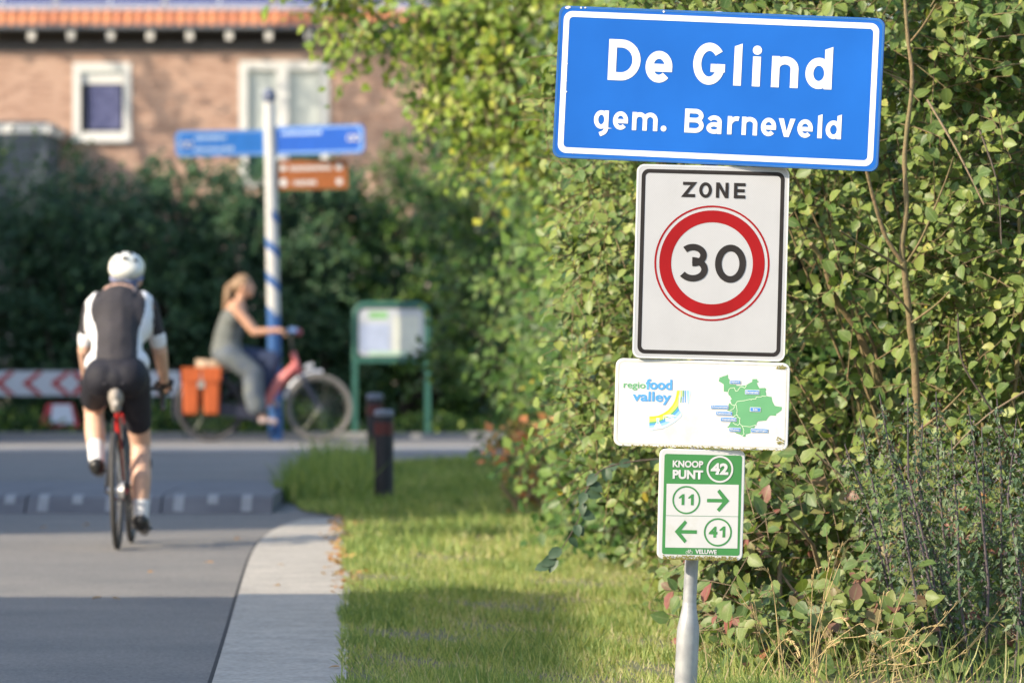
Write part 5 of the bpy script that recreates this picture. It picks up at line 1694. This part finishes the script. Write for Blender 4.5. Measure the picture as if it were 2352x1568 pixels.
# flank of the hedge along the verge, from far to near
flank = [('Far crossing', )]
shrub('tree', 'broad green tree standing at the road crossing', 'tree', (.9, 49.5, 0), [((.55, 49.3, 2.3), (1.35, 1.3, 1.75), 1.0), ((.1, 48.6, 1.2), (.75, .8, .8), .3), ((.2, 49, 3.6), (1.0, 1.1, .9), .4)], 1350, .10, LM_MID, per=8, tw_len=.5, stems=4, seed=51, trunk_r=.06, shell=.4, gap=.75, twig_r=.003, bark=BARK_D)
shrub('tree', 'tall tree behind the crossing filling the top of the view', 'tree', (1.6, 70, 0), [((1.2, 70, 4.2), (2.1, 1.6, 2.6), 1.0)], 1500, .11, LM_FLANK, per=7, tw_len=.7, stems=4, seed=52, trunk_r=.12, twig_r=0)
fl = [(.95, 43.0, 1.1, 1.9, 3.3, 'mid green verge shrub near the crossing'), (1.0, 38.6, 1.15, 1.9, 3.2, 'verge shrub under the yellowing tree'), (1.08, 34.2, 1.0, 1.8, 3.3, 'verge shrub halfway along the grass'),
      (1.12, 30.3, .88, 1.6, 3.1, 'verge shrub behind the left side of the signs')]
for i, (x_, y_, rx_, ry_, h_, lb) in enumerate(fl):
    shrub('verge_shrub', lb, 'shrub', (x_ + .2, y_, 0), [((x_, y_, h_ * .5), (rx_, ry_, h_ * .5), 1.0), ((x_ - .45, y_ - .3, .7), (rx_ * .55, ry_ * .6, .55), .25)], 1050, .075, LM_FLANK, per=8, tw_len=.4, stems=4,
          group='shrubs lining the verge', seed=60 + i, gap=.5, shell=.5, twig_r=.002, bark=BARK_D)
shrub('yellowing_tree', 'tree with yellow green leaves overhanging the verge', 'tree', (1.9, 37.6, 0),
      [((.05, 36.8, 3.25), (.75, .7, .5), 1.0), ((.45, 36.4, 2.9), (.75, .7, .75), 1.0), ((-.75, 36.6, 3.28), (.55, .5, .30), .45), ((-1.15, 36.5, 3.42), (.32, .35, .16), .16), ((-.12, 36.4, 2.78), (.42, .4, .22), .34), ((.25, 36.2, 2.45), (.40, .4, .30), .28)],
      1000, .072, LM_YELLOW, per=8, tw_len=.42, stems=1, seed=71, trunk_r=.04, droop=.35, fork=.85, twig_r=.003)
shrub('bramble', 'low shrub with orange autumn leaves at the foot of the verge hedge', 'shrub', (.15, 37.2, 0), [((.10, 37.0, .42), (.26, .35, .20), 1.0)], 70, .075, LM_ORANGE, per=7, tw_len=.3, stems=2, seed=75, twig_r=.002)

for i, (x_, y_, lb) in enumerate(((1.7, 26.6, 'dark shrub filling the gap behind the signs'), (2.7, 25.8, 'shrub behind the dense one at the right edge'), (2.25, 28.0, 'rearmost shrub closing the hedge at the upper right'))):
    shrub('backing_shrub', lb, 'shrub', (x_, y_, 0), [((x_, y_, 1.8 + .25 * (i == 2)), (.95 + .3 * (i == 2), .9, 1.85 + .3 * (i == 2)), 1.0)], 1400, .08, LM_MID, per=9, tw_len=.4, stems=4, seed=120 + i, shell=.2, bark=BARK_D)
# near shrubs, in focus around the signs
FACE = (-.55, -.75, .4)
shrub('near_shrub', 'leafy shrub left behind the signs, half in focus', 'shrub', (1.0, 25.2, 0), [((.98, 25.2, 1.65), (.70, 1.3, 1.55), 1.0), ((.62, 24.8, .95), (.40, .7, .45), .16), ((.62, 25.0, 2.35), (.42, .6, .35), .13), ((.55, 24.6, 1.6), (.34, .6, .3), .1)], 1650, .056, LM_NEAR, T=NEAR_T, per=8, tw_len=.36, stems=5,
      group='shrubs around the signs', seed=81, gap=.6, singles=150, face=FACE, twig_r=.0024, trunk_r=.013, bark=BARK_TAN)
shrub('near_shrub', 'shrub with bare forked tan stems right of the speed sign', 'shrub', (1.70, 22.9, 0), [((1.45, 22.9, 1.55), (.72, .72, 1.45), 1.0), ((1.25, 22.5, 2.45), (.8, .4, .4), .3)], 1850, .055, LM_NEAR, T=NEAR_T, per=8, tw_len=.34, stems=5,
      group='shrubs around the signs', seed=82, gap=.75, singles=290, face=FACE, twig_r=.0026, trunk_r=.013, bark=BARK_TAN)
shrub('near_shrub', 'dense leafy shrub at the right edge of the view', 'shrub', (2.25, 22.5, 0), [((2.2, 22.6, 1.6), (.62, .75, 1.5), 1.0)], 1550, .055, LM_NEAR, T=NEAR_T, per=8, tw_len=.34, stems=5,
      group='shrubs around the signs', seed=83, gap=.75, singles=250, face=FACE, twig_r=.0026, trunk_r=.013, bark=BARK_TAN)
shrub('bramble', 'low bramble with reddening leaves right of the pole', 'shrub', (1.35, 22.0, 0), [((1.25, 22.0, .38), (.60, .45, .40), 1.0), ((1.75, 21.6, .30), (.4, .4, .34), .5), ((.80, 22.4, .45), (.22, .35, .38), .25), ((1.3, 21.1, .16), (.55, .35, .18), .45)], 620, .066, LM_RED, T=NEAR_T, per=7, tw_len=.32, stems=4,
      seed=84, singles=200, face=FACE, twig_r=.002)
# bare stems of the forked shrub, drawn from their line in the view
stems = thing('forked_sapling', 'bare tan sapling forking right of the speed sign', 'sapling', at(2135, 1640, 22.2))
def stem(pts, d, r0, r1, m=BARK_TAN, n=8):
    b_ = stems.location
    q = [at(x, y, dd) - b_ for (x, y), dd in zip(smooth_curve(pts, 5), np.linspace(d[0], d[1], (len(pts) - 1) * 5 + 1))]
    rr = list(np.linspace(r0, r1, len(q)))
    rr = [r_ * (1 + .12 * sin(i * 2.3)) for i, r_ in enumerate(rr)]
    return obj('stem', MB().tube(q, rr, n), m, stems, smooth=True)
stem([(2140, 1640), (2122, 1300), (2112, 1100), (2102, 850), (2092, 760), (2075, 600)], (22.2, 22.0), .018, .0125)
stem([(2075, 610), (2072, 560), (2082, 480), (2078, 350), (2095, 190), (2085, 90), (2078, 0), (2075, -60)], (22.0, 22.05), .0115, .006)
stem([(2074, 605), (2035, 545), (2010, 470), (1992, 400), (1975, 330)], (22.0, 21.9), .0095, .006)
stem([(2070, 615), (2030, 590), (1975, 560), (1930, 530)], (22.0, 21.8), .0065, .0035)
stem([(2092, 720), (2040, 660), (1960, 620)], (22.0, 21.8), .005, .003)
stem([(2095, 740), (2150, 700), (2180, 670)], (22.0, 21.8), .005, .003)
stem([(2108, 990), (2160, 950), (2220, 890)], (22.0, 21.8), .006, .003)
stem([(2085, 600), (2120, 540), (2170, 420), (2190, 360)], (22.0, 21.8), .005, .0025)
stem([(2090, 190), (2040, 170), (2000, 150)], (22.05, 21.9), .004, .002)
stem([(2088, 100), (2120, 60), (2150, 10)], (22.05, 21.9), .005, .003)
stem([(2080, 1640), (2060, 1200), (2030, 930), (1975, 770), (1920, 690), (1890, 600), (1862, 560)], (22.6, 22.3), .017, .009)
stem([(2290, 1640), (2300, 1100), (2330, 900), (2345, 700), (2340, 500)], (22.3, 22.2), .012, .006)
stem([(2275, 1640), (2255, 880), (2235, 760), (2240, 620)], (22.5, 22.4), .010, .005)
stem([(2320, 1010), (2270, 930), (2210, 830), (2200, 720)], (21.9, 21.8), .0045, .003, BARK_D)
stem([(2010, 1160), (1930, 1090), (1860, 1030)], (21.9, 21.8), .005, .0028, BARK)
stem([(2352, 900), (2260, 960), (2170, 1050)], (21.9, 21.8), .0045, .003, BARK)
stem([(2250, 300), (2290, 420), (2300, 560)], (21.9, 21.8), .004, .0022, BARK_D)
stem([(2130, 230), (2200, 350), (2260, 470)], (21.9, 21.8), .005, .003, BARK)

# hanging twig with dark leaves left of the signs
tw = thing('hanging_twig', 'thin drooping branch with blue green leaves left of the lowest sign', 'branch', at(1500, 1090, 23.0))
tp = [at(x, y, 23.0) - tw.location for x, y in smooth_curve([(1560, 1050), (1450, 1060), (1380, 1080), (1345, 1130), (1330, 1190), (1290, 1260), (1262, 1300)], 5)]
obj('twig', MB().tube(tp, list(np.linspace(.004, .0015, len(tp))), 5), BARK_D, tw)
rg = np.random.default_rng(77)
for i in range(3, len(tp), 2):
    for k in range(1 + (i % 3 == 0)):
        f = unit(np.array([rg.normal() * .7, -.2, -.8 + .5 * rg.random()]))
        me = leaves_mesh('leaf', [(0, 0, 0)], [f], [(-.3, -.9, .3) + rg.normal(size=3) * .3], [.055 + .02 * rg.random()], [.12 * rg.random()], NEAR_T, LM_NETTLE)
        o = bpy.data.objects.new('leaf', me)
        o.location = tp[i]
        link(o, tw)

# nettles at the right
M_NST = mat('nettle stem', (.10, .08, .085), .85, var=.2, scale=20)
def nettle(base, top_px, top_py, d, seed):
    rg = np.random.default_rng(300 + seed)
    b_ = Vector(base)
    root = thing('nettle', 'tall nettle with purple grey stem and drooping seed strands at the right', 'nettle', b_, group='nettles at the right edge')
    tip = at(top_px, top_py, d) - b_
    pts = [Vector((0, 0, 0)), tip * .35 + Vector((rg.normal() * .02, rg.normal() * .02, 0)), tip * .7 + Vector((rg.normal() * .02, 0, 0)), tip]
    obj('stem', MB().tube(pts, [.0055, .005, .004, .002], 6), M_NST, root, smooth=True)
    P, F, Nn, S, T_ = [], [], [], [], []
    Ln = tip.length
    k = int(Ln / .045)
    for i in range(k):
        t = .22 + .78 * i / k
        q = np.array(tip * t)
        for sgn in range(8):
            an = rg.uniform(0, 2 * pi)
            d_ = np.array([cos(an), sin(an) * .6, -.15])
            # leaf or a drooping strand of seeds
            if sgn < 3:
                P.append(q + d_ * .01)
                F.append(unit(d_ + np.array([0, 0, -.7])))
                Nn.append(np.array([-.4, -.8, .3]) + rg.normal(size=3) * .4)
                S.append(rg.uniform(.03, .055) * (1.1 - .5 * t))
                T_.append(rg.random() * .8)
            else:
                for j in range(6):
                    P.append(q + d_ * (.008 + .007 * j) + np.array([rg.normal() * .003, rg.normal() * .003, -.006 * j - .0009 * j * j]))
                    F.append(rg.normal(size=3) + np.array([0, 0, -.8]))
                    Nn.append(np.array([-.4, -.8, .3]) + rg.normal(size=3) * .5)
                    S.append(rg.uniform(.010, .02))
                    T_.append(rg.random() if rg.random() < .8 else 1.0)
    o = leaves('foliage', P, F, Nn, S, T_, NARROW_T, LM_NETTLE, root)
    o['kind'] = 'stuff'
    return root
for i, (bx, tx, ty) in enumerate(((2145, 2020, 905), (2165, 2085, 890), (2190, 2120, 960), (2205, 2150, 900), (2235, 2185, 1010), (2262, 2225, 930), (2285, 2255, 980), (2310, 2290, 915), (2330, 2335, 960), (2120, 1975, 960), (2095, 1940, 1020), (2345, 2362, 1010), (2180, 2045, 1010), (2218, 2100, 1060))):
    d = 20.9 + (i % 4) * .12
    nettle(((bx - 1176) / FPX * d, d, 0), tx, ty, d, i)

# dry grass tufts and green grass
M_STRAW = mat('straw', (.48, .36, .17), .8, var=.15, scale=30)
def tuft(label, bx, d, stalks, seed):
    rg = np.random.default_rng(500 + seed)
    b_ = Vector(((bx - 1176) / FPX * d, d, 0))
    root = thing('dry_grass_tuft', label, 'grass tuft', b_, group='dry grass tufts by the pole')
    for pts in stalks:
        q = [Vector((rg.normal() * .015, rg.normal() * .015, 0))] + [at(x, y, d - .05 * k) - b_ for k, (x, y) in enumerate(pts)]
        q = [Vector(v) for v in smooth_curve([tuple(v) for v in q], 5)]
        obj('stalk', MB().tube(q, list(np.linspace(.0022, .0011, len(q))), 5), M_STRAW, root)
        sd = MB()
        n = len(q)
        for j in range(int(n * .62), n):
            v = q[j]
            for s_ in range(2):
                dd = (q[j] - q[j - 1]).normalized()
                off = Vector((rg.normal() * .004, 0, rg.normal() * .002))
                sd.tube([v + off, v + off + dd * .012, v + off * 1.6 + dd * .022], [.0008, .0022, .0006], 4)
        o = obj('seed_head', sd, M_STRAW, root)
        o['kind'] = 'stuff'
    return root
tuft('dry straw tuft with tall stalks right of the pole', 1870, 20.35, [[(1880, 1450), (1925, 1270), (1963, 1233)], [(1870, 1460), (1915, 1330), (1945, 1262), (1960, 1255)], [(1862, 1450), (1868, 1330), (1873, 1305)], [(1885, 1430), (1905, 1290), (1920, 1262)],
     [(1890, 1500), (1960, 1440), (1985, 1435), (2005, 1470)], [(1900, 1480), (1980, 1460), (2075, 1440)], [(1850, 1540), (1900, 1490), (1925, 1475)], [(1875, 1500), (1905, 1430), (1935, 1420), (1950, 1440)]], 1)
tuft('thin dry stalks close beside the pole', 1790, 20.3, [[(1788, 1470), (1772, 1330), (1745, 1305)], [(1800, 1540), (1785, 1420), (1775, 1360), (1755, 1365)], [(1745, 1560), (1790, 1480), (1815, 1470), (1835, 1500)], [(1760, 1500), (1745, 1450), (1733, 1390)]], 2)
tuft('flattened straw at the foot of the nettles', 2000, 20.5, [[(2030, 1540), (2075, 1480), (2110, 1505)], [(1950, 1560), (2050, 1510), (2095, 1490)], [(2060, 1560), (2045, 1450), (2090, 1330), (2105, 1305)], [(1980, 1550), (2060, 1535), (2140, 1520)], [(2100, 1560), (2060, 1520), (2000, 1500)], [(1940, 1568), (1990, 1530), (2060, 1525)]], 3)

rgs = random.Random(4)
tuft('loose straw stalks leaning out of the bramble', 1930, 20.6, [[(1930 + 60 * (k - 3) * .5, 1560), (1930 + 50 * (k - 3) + rgs.uniform(-30, 30), 1480 + rgs.uniform(-30, 30)), (1930 + 75 * (k - 3) + rgs.uniform(-40, 40), 1400 + rgs.uniform(-60, 80))] for k in range(9)], 4)
tuft('bent straw in front of the nettles', 2180, 20.6, [[(2180 + 20 * (k - 4), 1565), (2180 + 45 * (k - 4) + rgs.uniform(-30, 30), 1510 + rgs.uniform(-20, 20)), (2180 + 60 * (k - 4) + rgs.uniform(-50, 50), 1480 + rgs.uniform(-50, 60))] for k in range(8)], 5)
# ------------------------------------------------------------------ grass
def in_poly(px, py, poly):
    inside = np.zeros(len(px), bool)
    n = len(poly)
    for i in range(n):
        x0, y0 = poly[i]
        x1, y1 = poly[(i + 1) % n]
        c = ((y0 > py) != (y1 > py)) & (px < (x1 - x0) * (py - y0) / (y1 - y0 + 1e-12) + x0)
        inside ^= c
    return inside
rg = np.random.default_rng(9)
def grass(name, N, d0, d1, x0, x1, h0, h1, wd, label, dens=None):
    d = d0 * (d1 / d0) ** rg.random(N)
    x = rg.uniform(x0, x1, N)
    ok = in_poly(x, d, [(p[0] - .03, p[1]) for p in STRIP_R] + VERGE_L + [(4.5, 12)])
    patch = np.sin(x * 3.1 + d * .9) * np.cos(d * 1.7 - x * 2.3) + .6 * np.sin(x * 9 + d * 4.1)
    if dens is not None:
        ok &= rg.random(N) < np.clip(dens + .42 * patch, .08, 1)
    x, d, patch = x[ok], d[ok], patch[ok]
    n = len(x)
    P = np.stack([x, d, np.full(n, .008)], 1)
    F = np.stack([rg.normal(size=n) * .45, rg.normal(size=n) * .45, np.ones(n)], 1)
    Nv = rg.normal(size=(n, 3)) * .7 + np.array([-.4, -.8, .1])
    h = rg.uniform(h0, h1, n) * (1 + .35 * patch) * (.7 + .6 * rg.random(n))
    tall = rg.random(n) < .02
    h = np.where(tall, h * 1.9, h)
    tint = np.clip(.40 + .24 * rg.normal(size=n) - .20 * patch + np.where((x > -.45) & (d < 34), .16, 0), 0, 1)
    tint = np.where(rg.random(n) < .06, rg.random(n), tint)
    o = leaves(name, P, F, Nv, h, tint, BLADE_T, LM_GRASS, wid=np.full(n, wd) * rg.uniform(.7, 1.3, n))
    tag(o, label, 'grass', kind='stuff')
grass('grass', 120000, 18.5, 31, -1.1, 1.0, .022, .06, .0045, 'mown grass of the verge between concrete strip and hedge', dens=.56)
grass('grass', 70000, 31, 52, -1.8, 1.2, .03, .08, .009, 'grass of the farther verge around the bollards', dens=.75)
# taller clump at the corner by the bollards
N = 3500
x = rg.uniform(-1.68, -1.05, N)
d = rg.uniform(40, 48, N)
P = np.stack([x, d, np.full(N, .01)], 1)
F = np.stack([rg.normal(size=N) * .35, rg.normal(size=N) * .3, np.ones(N)], 1)
tag(leaves('tall_grass', P, F, rg.normal(size=(N, 3)) + np.array([-.4, -.8, .1]), rg.uniform(.06, .30, N) * (1 + .5 * np.sin(x * 13) * np.cos(d * 2.7)), np.clip(.3 + .2 * rg.normal(size=N), 0, 1), BLADE_T, LM_GRASS, wid=np.full(N, .014)), 'taller grass clump beside the bollards', 'grass', kind='stuff')
N = 520
x = rg.uniform(.6, 2.3, N)
d = rg.uniform(20.2, 21.4, N)
P = np.stack([x, d, np.full(N, .01)], 1)
F = np.stack([rg.normal(size=N) * .4, rg.normal(size=N) * .3, np.ones(N)], 1)
tag(leaves('tall_grass', P, F, rg.normal(size=(N, 3)) + np.array([-.4, -.8, .1]), rg.uniform(.06, .26, N), np.clip(.5 + .35 * rg.normal(size=N), 0, 1), BLADE_T, LM_GRASS, wid=np.full(N, .006)), 'long grass below the shrubs right of the pole', 'grass', kind='stuff')

# ------------------------------------------------------------------ leaf litter
LM_LIT = leaf_mat('leaf litter', [(0, (.3, .16, .06)), (.5, (.42, .22, .09)), (1, (.5, .33, .1))])
N = 420
t_ = rg.random(N)
d = 27 + 11 * t_ ** .7
x = np.interp(d, [p[1] for p in STRIP_R], [p[0] for p in STRIP_R]) + rg.normal(size=N) * .045 - .02
P = np.stack([x, d, np.full(N, .025)], 1)
tag(leaves('leaf_litter', P, rg.normal(size=(N, 3)) * np.array([1, 1, .2]), rg.normal(size=(N, 3)) * .3 + np.array([0, -.2, 1]), rg.uniform(.03, .06, N), rg.random(N), MID_T, LM_LIT), 'dry orange leaves gathered along the grass edge', 'leaf litter', kind='stuff')
lm0 = leaves_mesh('fallen_leaf', [(0, 0, 0)], [(0, 1, 0)], [(0, 0, 1)], [1.0], [.6], NEAR_T, LM_LIT)
lf = None
for (px_, py_) in ((555, 2168 / 1.7415), (340, 2307 / 1.7415), (625, 2163 / 1.7415), (235, 2407 / 1.7415), (257, 2411 / 1.7415), (1115 / 1.7415, 2360 / 1.7415), (1330 / 1.7415, 2226 / 1.7415), (1360 / 1.7415, 2690 / 1.7415), (850 / 1.7415, 2268 / 1.7415), (118 / 1.7415 + 40, 2118 / 1.7415), (330 / 1.7415, 2115 / 1.7415), (1130 / 1.7415, 2275 / 1.7415)):
    d = FPX * CAM_H / (py_ - YH)
    o = bpy.data.objects.new('fallen_leaf', lm0) if lf is None else lf.copy()
    lf = lf or o
    o.location = ((px_ - 1176) / FPX * d, d, .024)
    o.rotation_euler = (random.uniform(-.3, .3), random.uniform(-.3, .3), random.uniform(0, 6))
    s_ = random.uniform(.04, .065)
    o.scale = (s_, s_, s_)
    C.objects.link(o)
    tag(o, 'dry fallen leaf lying on the asphalt or concrete', 'leaf', 'fallen leaves on the road')

# unseen tree added left of the far house, crown lobes placed to shade the facade
shrub('tree', 'loose tree beside the far house at the left', 'tree', (-12.6, 98.5, 0), [((-12.5, 99.4, 9.0), (.45, .4, .6), .3), ((-10.9, 98.2, 10.4), (.5, .8, 1.1), .6), ((-11.2, 97.9, 10.2), (1.2, .8, 1.1), 1.0)], 150, .16, LM_FLANK, per=7, tw_len=.8, stems=2, seed=91, trunk_r=.2, bark=BARK_D, twig_r=0)
